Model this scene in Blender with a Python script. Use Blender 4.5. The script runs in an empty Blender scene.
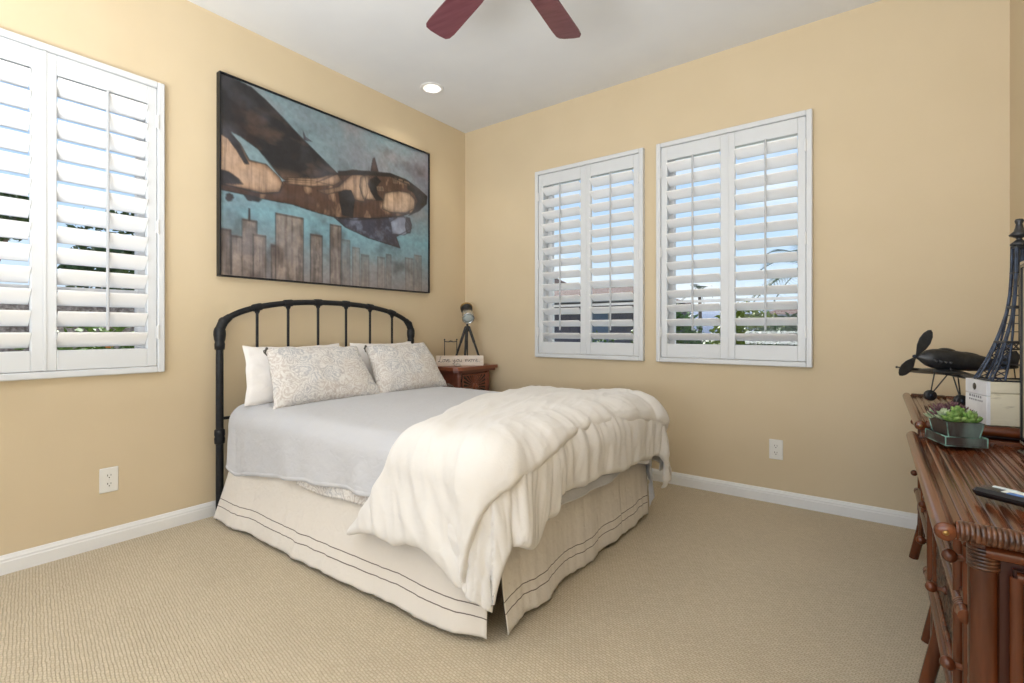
import bpy, math, random
from mathutils import Vector, Matrix, noise
import numpy as np
random.seed(7)
R = math.radians; PI = math.pi
scene = bpy.context.scene; COL = scene.collection

# ---------------------------------------------------------------- camera
cam = bpy.data.cameras.new('camera'); cam.sensor_width = 36; cam.sensor_fit = 'HORIZONTAL'
cam.lens = 36*490.5/1024; cam.shift_y = -11.5/1024; cam.clip_start = .05
co = bpy.data.objects.new('camera', cam); COL.objects.link(co)
co.location = (2.902, -3.221, 1.01); co.rotation_euler = (R(90), 0, R(36.566)); scene.camera = co

# ---------------------------------------------------------------- world
world = bpy.data.worlds.new('sky'); scene.world = world; world.use_nodes = True
wn = world.node_tree; wn.nodes.clear()
def wnode(t): return wn.nodes.new(t)
tc = wnode('ShaderNodeTexCoord'); sx = wnode('ShaderNodeSeparateXYZ'); ra = wnode('ShaderNodeValToRGB')
wn.links.new(tc.outputs['Generated'], sx.inputs[0]); wn.links.new(sx.outputs['Z'], ra.inputs[0])
e = ra.color_ramp.elements
e[0].position = 0; e[0].color = (.80, .90, 1, 1); e[1].position = .6; e[1].color = (.28, .50, .95, 1)
m_ = e.new(.18); m_.color = (.55, .75, 1, 1)
no = wnode('ShaderNodeTexNoise'); no.inputs['Scale'].default_value = 3.2; no.inputs['Detail'].default_value = 6
mp = wnode('ShaderNodeMapping'); mp.inputs['Scale'].default_value = (1, 1, 2.5)
wn.links.new(tc.outputs['Generated'], mp.inputs[0]); wn.links.new(mp.outputs[0], no.inputs['Vector'])
cr = wnode('ShaderNodeValToRGB'); cr.color_ramp.elements[0].position = .5; cr.color_ramp.elements[1].position = .72
wn.links.new(no.outputs[0], cr.inputs[0])
mx = wnode('ShaderNodeMix'); mx.data_type = 'RGBA'; mx.inputs[7].default_value = (1, 1, 1, 1)
wn.links.new(cr.outputs[0], mx.inputs[0]); wn.links.new(ra.outputs[0], mx.inputs[6])
bg = wnode('ShaderNodeBackground'); bg.inputs[1].default_value = 1.1
wo = wnode('ShaderNodeOutputWorld')
wn.links.new(mx.outputs[2], bg.inputs[0]); wn.links.new(bg.outputs[0], wo.inputs[0])

# ---------------------------------------------------------------- sun and two added fill lamps behind the camera
def lamp(name, kind, loc, rot, energy, color=(1, 1, 1), **kw):
    l = bpy.data.lights.new(name, kind); l.energy = energy; l.color = color
    for k, v in kw.items(): setattr(l, k, v)
    o = bpy.data.objects.new(name, l); COL.objects.link(o); o.location = loc; o.rotation_euler = rot
    return o
sd = Vector((.50, -.58, -.50))            # travel direction of the sunlight
sun = lamp('sun', 'SUN', (0, 0, 8), sd.to_track_quat('-Z', 'Y').to_euler(), 21.0, (1, .98, .95), angle=R(1))
lamp('rear_fill', 'AREA', (2.1, -5.4, 1.5), (R(92), 0, 0), 19, (.96, .98, 1), shape='RECTANGLE', size=2.2, size_y=2.2)  # unseen fill lamp, added to brighten the room from behind
lamp('bounce_fill', 'AREA', (2.25, -4.0, .9), (R(171), 0, 0), 138, (.95, .98, 1), shape='RECTANGLE', size=2.0, size_y=1.2)  # added fill lamp aimed up so the ceiling spreads its light

vs = scene.view_settings
scene.display_settings.display_device = 'sRGB'
vs.view_transform = 'Standard'; vs.look = 'None'; vs.gamma = 1; vs.use_curve_mapping = False; vs.exposure = 0.07

# ---------------------------------------------------------------- helpers
def tag(o, label, cat, group=None, kind=None):
    if label: o['label'] = label
    if cat: o['category'] = cat
    if group: o['group'] = group
    if kind: o['kind'] = kind
    return o
def thing(name, label, cat, loc=(0, 0, 0), rz=0, group=None):
    o = bpy.data.objects.new(name, None); COL.objects.link(o); o.empty_display_size = .05
    o.location = loc; o.rotation_euler = (0, 0, rz)
    return tag(o, label, cat, group)

class MB:
    """collects shapes into one mesh"""
    def __init__(s): s.v = []; s.f = []; s.sm = []; s.uv = {}
    def add(s, vs_, fs, smooth=False, M=None):
        b = len(s.v)
        for v in vs_:
            v = Vector(v)
            if M is not None: v = M @ v
            s.v.append(tuple(v))
        for f in fs: s.f.append(tuple(b+i for i in f)); s.sm.append(smooth)
        return s
    def box(s, a, b, bev=0, M=None):
        x0, y0, z0 = [min(p, q) for p, q in zip(a, b)]; x1, y1, z1 = [max(p, q) for p, q in zip(a, b)]
        if bev <= 0:
            vv = [(x, y, z) for z in (z0, z1) for y in (y0, y1) for x in (x0, x1)]
            return s.add(vv, [(0, 2, 3, 1), (4, 5, 7, 6), (0, 1, 5, 4), (2, 6, 7, 3), (0, 4, 6, 2), (1, 3, 7, 5)], False, M)
        b_ = min(bev, (x1-x0)/2.01, (y1-y0)/2.01, (z1-z0)/2.01)
        vv = []; idx = {}
        for ix, X in enumerate((x0, x1)):
            for iy, Y in enumerate((y0, y1)):
                for iz, Z in enumerate((z0, z1)):
                    sx_, sy_, sz_ = (1-2*ix)*b_, (1-2*iy)*b_, (1-2*iz)*b_
                    for k, q in enumerate(((X, Y+sy_, Z+sz_), (X+sx_, Y, Z+sz_), (X+sx_, Y+sy_, Z))):
                        idx[(ix, iy, iz, k)] = len(vv); vv.append(q)
        g = lambda *a_: idx[a_]; F = []
        for i in (0, 1):
            q = [g(i, 0, 0, 0), g(i, 1, 0, 0), g(i, 1, 1, 0), g(i, 0, 1, 0)]; F.append(q if i else q[::-1])
            q = [g(0, i, 0, 1), g(0, i, 1, 1), g(1, i, 1, 1), g(1, i, 0, 1)]; F.append(q if i else q[::-1])
            q = [g(0, 0, i, 2), g(1, 0, i, 2), g(1, 1, i, 2), g(0, 1, i, 2)]; F.append(q if i else q[::-1])
        c_ = Vector(((x0+x1)/2, (y0+y1)/2, (z0+z1)/2))
        def push(q):
            P = [Vector(vv[k]) for k in q]; n = (P[1]-P[0]).cross(P[2]-P[0]); m = sum(P, Vector())/len(P)
            F.append(q if n.dot(m-c_) > 0 else q[::-1])
        for i in (0, 1):
            for j in (0, 1):
                push([g(i, j, 0, 0), g(i, j, 1, 0), g(i, j, 1, 1), g(i, j, 0, 1)])
                push([g(i, 0, j, 0), g(i, 1, j, 0), g(i, 1, j, 2), g(i, 0, j, 2)])
                push([g(0, i, j, 1), g(1, i, j, 1), g(1, i, j, 2), g(0, i, j, 2)])
                for k in (0, 1): push([g(i, j, k, 0), g(i, j, k, 1), g(i, j, k, 2)])
        return s.add(vv, F, False, M)
    def tube(s, pts, r, n=10, cap=True, M=None, closed=False):
        pts = [Vector(p) for p in pts]; rs = r if isinstance(r, (list, tuple)) else [r]*len(pts)
        N = len(pts); T = []
        for i in range(N):
            a = pts[(i-1) % N] if (closed or i > 0) else pts[0]; b = pts[(i+1) % N] if (closed or i < N-1) else pts[-1]
            T.append((b-a).normalized())
        up = Vector((0, 0, 1)) if abs(T[0].z) < .9 else Vector((1, 0, 0))
        u = T[0].cross(up).normalized(); vv = []
        for i in range(N):
            u = (u - T[i]*u.dot(T[i])).normalized(); w = T[i].cross(u)
            for k in range(n):
                a = 2*PI*k/n; vv.append(pts[i] + (u*math.cos(a)+w*math.sin(a))*rs[i])
        F = []
        for i in range(N if closed else N-1):
            j = (i+1) % N
            for k in range(n): F.append((i*n+k, i*n+(k+1) % n, j*n+(k+1) % n, j*n+k))
        s.add(vv, F, True, M)
        if cap and not closed:
            s.add([tuple(q) for q in vv[:n]], [tuple(range(n))[::-1]], False, M)
            s.add([tuple(q) for q in vv[-n:]], [tuple(range(n))], False, M)
        return s
    def lathe(s, prof, c=(0, 0, 0), n=20, M=None, axis='Z', caps=True):
        vv = []; F = []
        for (r, z) in prof:
            for k in range(n):
                a = 2*PI*k/n; p = (r*math.cos(a), r*math.sin(a), z)
                if axis == 'X': p = (z, p[0], p[1])
                if axis == 'Y': p = (p[1], z, p[0])
                vv.append((p[0]+c[0], p[1]+c[1], p[2]+c[2]))
        for i in range(len(prof)-1):
            for k in range(n): F.append((i*n+k, i*n+(k+1) % n, (i+1)*n+(k+1) % n, (i+1)*n+k))
        if caps and prof[0][0] > 1e-5: F.append(tuple(range(n))[::-1])
        if caps and prof[-1][0] > 1e-5: F.append(tuple((len(prof)-1)*n+k for k in range(n)))
        return s.add(vv, F, True, M)
    def ball(s, c, r, n=14, sc=(1, 1, 1), M=None):
        m = n//2+1; prof = [(math.sin(PI*i/m)*r, -math.cos(PI*i/m)*r) for i in range(m+1)]
        vv = []; F = []
        for (q, z) in prof:
            for k in range(n):
                a = 2*PI*k/n; vv.append((c[0]+q*math.cos(a)*sc[0], c[1]+q*math.sin(a)*sc[1], c[2]+z*sc[2]))
        for i in range(m):
            for k in range(n): F.append((i*n+k, i*n+(k+1) % n, (i+1)*n+(k+1) % n, (i+1)*n+k))
        return s.add(vv, F, True, M)
    def prism(s, poly, h0, h1, plane='xy', M=None):
        n = len(poly); f = {'xy': lambda a, b, h: (a, b, h), 'yz': lambda a, b, h: (h, a, b), 'xz': lambda a, b, h: (a, h, b)}[plane]
        vv = [f(a, b, h0) for a, b in poly]+[f(a, b, h1) for a, b in poly]
        F = [tuple(range(n))[::-1], tuple(range(n, 2*n))]+[(i, (i+1) % n, n+(i+1) % n, n+i) for i in range(n)]
        return s.add(vv, F, False, M)
    def grid(s, P, smooth=True, uv=None):
        """P[i][j] points"""
        a = len(P); b = len(P[0]); base = len(s.v); fb = len(s.f)
        s.add([q for row in P for q in row], [(i*b+j, (i+1)*b+j, (i+1)*b+j+1, i*b+j+1) for i in range(a-1) for j in range(b-1)], smooth)
        if uv:
            for i in range(a):
                for j in range(b): s.uv[base+i*b+j] = uv[i][j]
        return s
    def build(s, name, mat, parent=None, kind=None, merge=False):
        me = bpy.data.meshes.new(name); me.from_pydata(s.v, [], s.f)
        me.polygons.foreach_set('use_smooth', s.sm)
        if s.uv:
            l = me.uv_layers.new(name='UVMap')
            for i, lo in enumerate(me.loops): l.data[i].uv = s.uv.get(lo.vertex_index, (0, 0))
        me.materials.append(mat); me.update()
        o = bpy.data.objects.new(name, me); COL.objects.link(o)
        if parent is not None: o.parent = parent
        if kind: o['kind'] = kind
        return o
def mod(o, t, **k):
    m = o.modifiers.new(t.lower(), t)
    for a, b in k.items(): setattr(m, a, b)
    return m
def subsurf(o, n=1): mod(o, 'SUBSURF', levels=n, render_levels=n); return o
def copy_tree(o, parent=None):
    c = o.copy(); COL.objects.link(c)
    if parent is not None: c.parent = parent
    for ch in list(o.children): copy_tree(ch, c)
    return c

# ---------------------------------------------------------------- materials
def mat(name, col, rough=.5, metal=0, spec=.5, coat=0):
    m = bpy.data.materials.new(name); m.use_nodes = True; b = m.node_tree.nodes['Principled BSDF']
    b.inputs['Base Color'].default_value = (*col, 1); b.inputs['Roughness'].default_value = rough
    b.inputs['Metallic'].default_value = metal; b.inputs['Specular IOR Level'].default_value = spec
    b.inputs['Coat Weight'].default_value = coat
    return m
def N(m, t, **k):
    n = m.node_tree.nodes.new(t)
    for a, v in k.items():
        if a in n.inputs: n.inputs[a].default_value = v
        else: setattr(n, a, v)
    return n
def L(m, a, b): m.node_tree.links.new(a, b)
def coords(m, scale=(1, 1, 1), out='Object', rot=(0, 0, 0)):
    t = N(m, 'ShaderNodeTexCoord'); p = N(m, 'ShaderNodeMapping'); p.inputs['Scale'].default_value = scale; p.inputs['Rotation'].default_value = rot
    L(m, t.outputs[out], p.inputs[0]); return p.outputs[0]
def noisy(m, c1, c2, scale=5, detail=4, stretch=(1, 1, 1), lo=.35, hi=.65, bump=0, bscale=None, dist=.01, out='Object', distortion=0):
    """two colours mixed by noise, with optional bump"""
    b = m.node_tree.nodes['Principled BSDF']; v = coords(m, stretch, out)
    n = N(m, 'ShaderNodeTexNoise', Scale=scale, Detail=detail, Distortion=distortion); L(m, v, n.inputs['Vector'])
    r = N(m, 'ShaderNodeValToRGB'); r.color_ramp.elements[0].position = lo; r.color_ramp.elements[1].position = hi
    r.color_ramp.elements[0].color = (*c1, 1); r.color_ramp.elements[1].color = (*c2, 1)
    L(m, n.outputs[0], r.inputs[0]); L(m, r.outputs[0], b.inputs['Base Color'])
    if bump:
        n2 = N(m, 'ShaderNodeTexNoise', Scale=bscale or scale, Detail=3); L(m, v, n2.inputs['Vector'])
        bp = N(m, 'ShaderNodeBump', Strength=bump, Distance=dist); L(m, n2.outputs[0], bp.inputs['Height']); L(m, bp.outputs[0], b.inputs['Normal'])
    return m
M = {}
M['wall'] = noisy(mat('wall_paint', (.64, .528, .360), .75, spec=.25), (.632, .52, .352), (.65, .536, .367), 3, 2, bump=.12, bscale=90, dist=.002)
M['ceiling'] = noisy(mat('ceiling_paint', (.74, .75, .76), .9, spec=.2), (.73, .74, .76), (.75, .76, .775), 4, 2, bump=.1, bscale=110, dist=.002)
M['trim'] = noisy(mat('trim_paint', (.78, .78, .77), .35), (.77, .77, .765), (.79, .79, .78), 8, 2)
M['shutter'] = noisy(mat('shutter_paint', (.66, .68, .70), .35), (.655, .675, .695), (.67, .69, .71), 8, 2)
M['louver'] = noisy(mat('louver_daylit_white', (.90, .905, .91), .32), (.895, .90, .905), (.905, .91, .915), 8, 2)  # same paint as the frames, whitened so daylight on the slats is in the colour
M['rod'] = noisy(mat('rod_backlit_grey', (.66, .68, .70), .4), (.50, .52, .55), (.53, .55, .58), 8, 2)  # shutter paint darkened, backlit shade put into the colour
M['vinyl'] = noisy(mat('white_vinyl', (.8, .8, .8), .3), (.79, .79, .79), (.81, .81, .81), 8, 2)
M['hinge'] = mat('hinge_white', (.72, .73, .74), .3)
M['plastic'] = noisy(mat('white_plastic', (.78, .77, .73), .3), (.77, .76, .72), (.79, .78, .74), 20, 2)
M['slot'] = mat('outlet_slot_dark', (.05, .04, .03), .5)
M['iron'] = noisy(mat('black_iron', (.007, .008, .010), .46, spec=.35), (.005, .006, .008), (.012, .013, .016), 40, 3, bump=.2, bscale=120, dist=.001)
M['blackmetal'] = noisy(mat('black_metal', (.012, .013, .015), .38), (.010, .011, .012), (.022, .023, .026), 60, 3)
M['bluemetal'] = noisy(mat('blued_metal', (.02, .03, .05), .32, metal=.3), (.014, .020, .034), (.04, .06, .10), 50, 3)
M['silver'] = mat('brushed_silver', (.62, .66, .68), .25, metal=.8)
M['brass'] = noisy(mat('aged_brass', (.35, .22, .08), .3, metal=.9), (.3, .18, .06), (.45, .3, .12), 40, 3)
M['screen_black'] = mat('gloss_black', (.008, .008, .009), .2)

# carpet: looped weave
m = M['carpet'] = mat('carpet_loop', (.55, .44, .30), .95, spec=.1); b = m.node_tree.nodes['Principled BSDF']
v = coords(m, (1, 1, 1), 'Object', (0, 0, R(9)))
br = N(m, 'ShaderNodeTexBrick', Scale=1.0); br.offset = .5
for k, q in (('Brick Width', .0155), ('Row Height', .0095), ('Mortar Size', .0022), ('Mortar Smooth', 1.0), ('Bias', 0)): br.inputs[k].default_value = q
nz = N(m, 'ShaderNodeTexNoise', Scale=45, Detail=4); L(m, v, nz.inputs['Vector'])
wv = N(m, 'ShaderNodeVectorMath', operation='MULTIPLY_ADD'); wv.inputs[1].default_value = (.011, .011, 0)
L(m, nz.outputs['Color'], wv.inputs[0]); L(m, v, wv.inputs[2]); L(m, wv.outputs[0], br.inputs['Vector'])
br.inputs['Color1'].default_value = (.58, .495, .365, 1); br.inputs['Color2'].default_value = (.65, .56, .42, 1); br.inputs['Mortar'].default_value = (.45, .375, .265, 1)
n2 = N(m, 'ShaderNodeTexNoise', Scale=2.2, Detail=4); L(m, v, n2.inputs['Vector'])
mr = N(m, 'ShaderNodeMapRange'); mr.inputs['To Min'].default_value = .9; mr.inputs['To Max'].default_value = 1.08; L(m, n2.outputs[0], mr.inputs['Value'])
n3 = N(m, 'ShaderNodeTexNoise', Scale=260, Detail=2); L(m, v, n3.inputs['Vector'])
mr3 = N(m, 'ShaderNodeMapRange'); mr3.inputs['To Min'].default_value = .8; mr3.inputs['To Max'].default_value = 1.2; L(m, n3.outputs[0], mr3.inputs['Value'])
mm = N(m, 'ShaderNodeMath', operation='MULTIPLY'); L(m, mr.outputs[0], mm.inputs[0]); L(m, mr3.outputs[0], mm.inputs[1])
vm = N(m, 'ShaderNodeVectorMath', operation='SCALE'); L(m, br.outputs['Color'], vm.inputs[0]); L(m, mm.outputs[0], vm.inputs['Scale']); L(m, vm.outputs[0], b.inputs['Base Color'])
bp = N(m, 'ShaderNodeBump', Strength=.5, Distance=.005); bp.invert = True; L(m, br.outputs['Fac'], bp.inputs['Height']); L(m, bp.outputs[0], b.inputs['Normal'])

def cloth(name, c1, c2, weave=700, bump=.25, sheen=.2, big=None):
    m = mat(name, c1, .9, spec=.15); b = m.node_tree.nodes['Principled BSDF']; b.inputs['Sheen Weight'].default_value = sheen
    v = coords(m)
    n = N(m, 'ShaderNodeTexNoise', Scale=7, Detail=4); L(m, v, n.inputs['Vector'])
    r = N(m, 'ShaderNodeMix', data_type='RGBA'); r.inputs[6].default_value = (*c1, 1); r.inputs[7].default_value = (*c2, 1); L(m, n.outputs[0], r.inputs[0]); L(m, r.outputs[2], b.inputs['Base Color'])
    n2 = N(m, 'ShaderNodeTexNoise', Scale=weave, Detail=2); L(m, v, n2.inputs['Vector'])
    n3 = N(m, 'ShaderNodeTexNoise', Scale=28, Detail=4, Distortion=.6); L(m, v, n3.inputs['Vector'])
    a = N(m, 'ShaderNodeMath', operation='MULTIPLY_ADD'); a.inputs[1].default_value = .12; L(m, n2.outputs[0], a.inputs[0]); L(m, n3.outputs[0], a.inputs[2])
    bp = N(m, 'ShaderNodeBump', Strength=bump, Distance=.012); L(m, a.outputs[0], bp.inputs['Height']); L(m, bp.outputs[0], b.inputs['Normal'])
    return m
M['duvet'] = cloth('duvet_cotton', (.76, .735, .70), (.79, .765, .735), bump=.16)
M['coverlet'] = cloth('coverlet_cotton', (.56, .565, .59), (.595, .60, .625), bump=.3)
M['pillow'] = cloth('pillow_cotton', (.82, .79, .76), (.85, .82, .80), bump=.35)
M['mattress'] = cloth('mattress_ticking', (.7, .7, .69), (.74, .74, .72))
# skirt with two stitched lines near the hem (uv.y = height above hem in metres)
m = M['skirt'] = cloth('skirt_linen', (.72, .67, .60), (.76, .71, .645), bump=.3); b = m.node_tree.nodes['Principled BSDF']
src = b.inputs['Base Color'].links[0].from_socket
t = N(m, 'ShaderNodeUVMap'); s_ = N(m, 'ShaderNodeSeparateXYZ'); L(m, t.outputs[0], s_.inputs[0])
acc = None
for h in (.062, .098):
    d = N(m, 'ShaderNodeMath', operation='SUBTRACT'); L(m, s_.outputs['Y'], d.inputs[0]); d.inputs[1].default_value = h
    a = N(m, 'ShaderNodeMath', operation='ABSOLUTE'); L(m, d.outputs[0], a.inputs[0])
    c = N(m, 'ShaderNodeMath', operation='LESS_THAN'); L(m, a.outputs[0], c.inputs[0]); c.inputs[1].default_value = .0018
    if acc is None: acc = c
    else:
        s2 = N(m, 'ShaderNodeMath', operation='MAXIMUM'); L(m, acc.outputs[0], s2.inputs[0]); L(m, c.outputs[0], s2.inputs[1]); acc = s2
mi = N(m, 'ShaderNodeMix', data_type='RGBA'); L(m, acc.outputs[0], mi.inputs[0]); L(m, src, mi.inputs[6]); mi.inputs[7].default_value = (.13, .10, .085, 1); L(m, mi.outputs[2], b.inputs['Base Color'])
# paisley
def paisley(name):
    m = mat(name, (.7, .68, .66), .9, spec=.15); b = m.node_tree.nodes['Principled BSDF']; b.inputs['Sheen Weight'].default_value = .2
    v = coords(m, (1, 1, 1))
    nz = N(m, 'ShaderNodeTexNoise', Scale=9, Detail=2); L(m, v, nz.inputs['Vector'])
    w = N(m, 'ShaderNodeVectorMath', operation='MULTIPLY_ADD'); w.inputs[1].default_value = (.16, .16, .16); L(m, nz.outputs['Color'], w.inputs[0]); L(m, v, w.inputs[2])
    vo = N(m, 'ShaderNodeTexVoronoi', Scale=14); L(m, w.outputs[0], vo.inputs['Vector'])
    wa = N(m, 'ShaderNodeMath', operation='SINE'); mu = N(m, 'ShaderNodeMath', operation='MULTIPLY'); mu.inputs[1].default_value = 30; L(m, vo.outputs['Distance'], mu.inputs[0]); L(m, mu.outputs[0], wa.inputs[0])
    r = N(m, 'ShaderNodeValToRGB'); r.color_ramp.elements[0].position = .25; r.color_ramp.elements[1].position = .6
    mr = N(m, 'ShaderNodeMapRange'); mr.inputs['From Min'].default_value = -1; L(m, wa.outputs[0], mr.inputs['Value']); L(m, mr.outputs[0], r.inputs[0])
    n2 = N(m, 'ShaderNodeTexNoise', Scale=55, Detail=3, Distortion=1.5); L(m, v, n2.inputs['Vector'])
    r2 = N(m, 'ShaderNodeValToRGB'); r2.color_ramp.elements[0].position = .45; r2.color_ramp.elements[1].position = .56; L(m, n2.outputs[0], r2.inputs[0])
    ml = N(m, 'ShaderNodeMath', operation='MULTIPLY_ADD'); ml.inputs[1].default_value = .6; L(m, r.outputs[0], ml.inputs[0])
    m2 = N(m, 'ShaderNodeMath', operation='MULTIPLY'); m2.inputs[1].default_value = .4; L(m, r2.outputs[0], m2.inputs[0]); L(m, m2.outputs[0], ml.inputs[2])
    n3 = N(m, 'ShaderNodeTexNoise', Scale=6, Detail=2); L(m, v, n3.inputs['Vector'])
    tint = N(m, 'ShaderNodeValToRGB'); tint.color_ramp.elements[0].position = .42; tint.color_ramp.elements[0].color = (.47, .47, .49, 1); tint.color_ramp.elements[1].position = .6; tint.color_ramp.elements[1].color = (.57, .51, .47, 1); L(m, n3.outputs[0], tint.inputs[0])
    mi = N(m, 'ShaderNodeMix', data_type='RGBA'); L(m, ml.outputs[0], mi.inputs[0]); L(m, tint.outputs[0], mi.inputs[6]); mi.inputs[7].default_value = (.76, .735, .70, 1); L(m, mi.outputs[2], b.inputs['Base Color'])
    n4 = N(m, 'ShaderNodeTexNoise', Scale=26, Detail=4); L(m, v, n4.inputs['Vector'])
    bp = N(m, 'ShaderNodeBump', Strength=.35, Distance=.012); L(m, n4.outputs[0], bp.inputs['Height']); L(m, bp.outputs[0], b.inputs['Normal'])
    return m
M['paisley'] = paisley('paisley_cotton')
# woods
def wood(name, c1, c2, rough, axis=1, scale=3, coat=0, sc=40):
    st = [sc]*3; st[axis] = scale
    return noisy(mat(name, c1, rough, coat=coat), c1, c2, 1.0, 5, tuple(st), .3, .7, bump=.15, bscale=1.5, dist=.002)
M['rattan'] = wood('rattan_pole_y', (.05, .012, .004), (.16, .043, .013), .18, 1, 3, 0, 30)
M['rattan_x'] = wood('rattan_pole_x', (.055, .012, .004), (.16, .043, .013), .2, 0, 3, 0, 30)
M['rattan_z'] = wood('rattan_pole_z', (.055, .014, .005), (.16, .043, .014), .24, 2, 3, 0, 30)
M['slats'] = wood('split_cane_top', (.025, .007, .003), (.20, .055, .016), .18, 1, 2.5, 0, 90)
M['wrap'] = noisy(mat('cane_wrapping', (.05, .015, .006), .3, coat=.3), (.03, .010, .005), (.14, .05, .02), 60, 3)
M['weave'] = noisy(mat('carved_weave', (.03, .013, .008), .45), (.006, .004, .003), (.13, .055, .03), 60, 5, (1, 1, 1), .42, .62, bump=1.0, bscale=60, dist=.02)
M['panel'] = wood('mahogany_panel', (.035, .008, .004), (.075, .018, .008), .35, 2, 2)
M['nightwood'] = wood('red_brown_wood', (.11, .030, .018), (.17, .050, .028), .38, 1, 3)
M['nighttop'] = wood('red_brown_top', (.20, .058, .03), (.28, .09, .045), .3, 1, 3)
M['carved'] = noisy(mat('carved_dark_wood', (.05, .02, .012), .5), (.012, .008, .007), (.04, .022, .016), 80, 4, bump=.8, bscale=90, dist=.01)
M['fanwood'] = wood('fan_blade_cherry', (.11, .030, .040), (.16, .055, .070), .4, 0, 3, 0, 60)
M['signwood'] = noisy(mat('whitewashed_board', (.74, .66, .58), .7), (.66, .56, .46), (.78, .71, .64), 6, 4, (1, 1, 6))
M['cratewood'] = noisy(mat('cream_crate_wood', (.58, .53, .40), .7), (.30, .25, .17), (.64, .58, .43), 5, 6, (3, 3, 16), .24, .4, bump=.2)
M['cratewhite'] = noisy(mat('white_crate_end', (.72, .72, .73), .65), (.62, .62, .64), (.76, .76, .77), 12, 4)
M['ink'] = mat('black_ink', (.02, .018, .018), .6)
M['greyink'] = mat('grey_ink', (.22, .22, .24), .7)
M['planterwood'] = noisy(mat('weathered_planter', (.05, .04, .035), .55), (.035, .022, .018), (.12, .16, .14), 12, 5, (1, 1, .4), .5, .68, bump=.3)
M['verdigris'] = noisy(mat('verdigris_edge', (.12, .24, .2), .5), (.03, .04, .035), (.22, .42, .34), 25, 4, lo=.4, hi=.62)
M['soil'] = noisy(mat('potting_soil', (.03, .02, .015), .95), (.02, .014, .01), (.06, .04, .03), 90, 3, bump=.6)
def leafm(name, a, b_): return noisy(mat(name, a, .6, spec=.15), a, b_, 60, 2)
M['succ_green'] = leafm('succulent_green', (.085, .18, .035), (.24, .34, .11))
M['succ_purple'] = leafm('succulent_purple', (.09, .045, .055), (.20, .11, .12))
M['succ_grey'] = leafm('succulent_sage', (.22, .30, .17), (.40, .46, .30))
M['stone'] = noisy(mat('pale_stone', (.5, .47, .42), .7), (.35, .3, .25), (.6, .57, .52), 60, 3)
M['beigeboard'] = noisy(mat('beige_board', (.42, .33, .22), .5), (.40, .315, .21), (.44, .345, .235), 5, 2)
M['tanframe'] = noisy(mat('tan_frame', (.45, .36, .25), .45), (.40, .31, .2), (.48, .39, .27), 20, 3)
M['glass_lens'] = mat('lens_glass', (.5, .58, .58), .05, spec=.8)
# window glass
m = M['glass'] = bpy.data.materials.new('window_glass'); m.use_nodes = True; nt = m.node_tree; nt.nodes.clear()
o_ = N(m, 'ShaderNodeOutputMaterial'); tr = N(m, 'ShaderNodeBsdfTransparent'); gl = N(m, 'ShaderNodeBsdfGlossy', Roughness=.02); fr = N(m, 'ShaderNodeFresnel', IOR=1.3); mi = N(m, 'ShaderNodeMixShader')
tr.inputs[0].default_value = (.97, .98, .98, 1); L(m, fr.outputs[0], mi.inputs[0]); L(m, tr.outputs[0], mi.inputs[1]); L(m, gl.outputs[0], mi.inputs[2]); L(m, mi.outputs[0], o_.inputs[0])
m = M['lampglow'] = mat('lamp_glow', (1, .95, .85), .5); b = m.node_tree.nodes['Principled BSDF']; b.inputs['Emission Color'].default_value = (1, .93, .82, 1); b.inputs['Emission Strength'].default_value = 2.2
# outside
M['stucco'] = noisy(mat('stucco_mauve', (.11, .095, .115), .9), (.10, .09, .105), (.125, .11, .13), 3, 3)
M['rooftile'] = noisy(mat('clay_roof_tiles', (.30, .19, .15), .95, spec=.03), (.06, .037, .032), (.10, .066, .057), 4, 4, (1, 6, 1), bump=.5, bscale=3, dist=.1)
M['housewindow'] = mat('dark_window_pane', (.10, .14, .20), .15)
M['fascia'] = mat('white_fascia', (.3, .29, .28), .6)
M['grass'] = noisy(mat('lawn_ground', (.10, .16, .05), .95), (.05, .085, .02), (.13, .12, .08), 1.5, 5)
M['gravel'] = noisy(mat('pale_gravel', (.45, .40, .37), .95), (.13, .105, .095), (.36, .32, .30), 28, 4, bump=.5)
M['leaf'] = leafm('hedge_leaf', (.03, .07, .012), (.12, .20, .04))
M['leafdark'] = leafm('tree_leaf', (.025, .05, .014), (.075, .12, .035))
M['leafyellow'] = leafm('lime_leaf', (.12, .16, .02), (.26, .29, .045))
M['palmleaf'] = leafm('palm_leaf', (.02, .05, .03), (.07, .12, .055))
M['bark'] = noisy(mat('bark', (.12, .085, .06), .9), (.08, .055, .04), (.18, .13, .10), 20, 4)
M['flower'] = mat('orange_flower', (.45, .16, .03), .6)
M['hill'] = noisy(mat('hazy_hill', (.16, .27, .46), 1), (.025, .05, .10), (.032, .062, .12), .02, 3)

# ================================================================ ROOM
W = 3.404; H = 2.74; YB = -5.6; TH = .16
def wall_with_holes(name, axis, a0, a1, holes):
    """axis 'x': wall in the plane y=0 running along x; axis 'y': plane x=0 running along y"""
    mb = MB()
    def slab(p, q, z0, z1):
        if q-p < 1e-4: return
        if axis == 'x': mb.box((p, 0, z0), (q, TH, z1))
        else: mb.box((-TH, p, z0), (0, q, z1))
    cur = a0
    for (p, q, z0, z1) in holes:
        slab(cur, p, 0, H); slab(p, q, 0, z0); slab(p, q, z1, H); cur = q
    slab(cur, a1, 0, H)
    return mb.build(name, M['wall'], kind='structure')
IN = .032
WB = [(.758, 1.639), (1.728, 2.618)]; WA = (-3.17, -2.28); WZ = (.80, 2.245)
wall_with_holes('wall_back', 'x', -TH, W+.1, [(a+IN, b-IN, WZ[0]+IN, WZ[1]-IN) for a, b in WB])
wall_with_holes('wall_left', 'y', YB, 0, [(WA[0]+IN, WA[1]-IN, WZ[0]+IN, WZ[1]-IN)])
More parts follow.
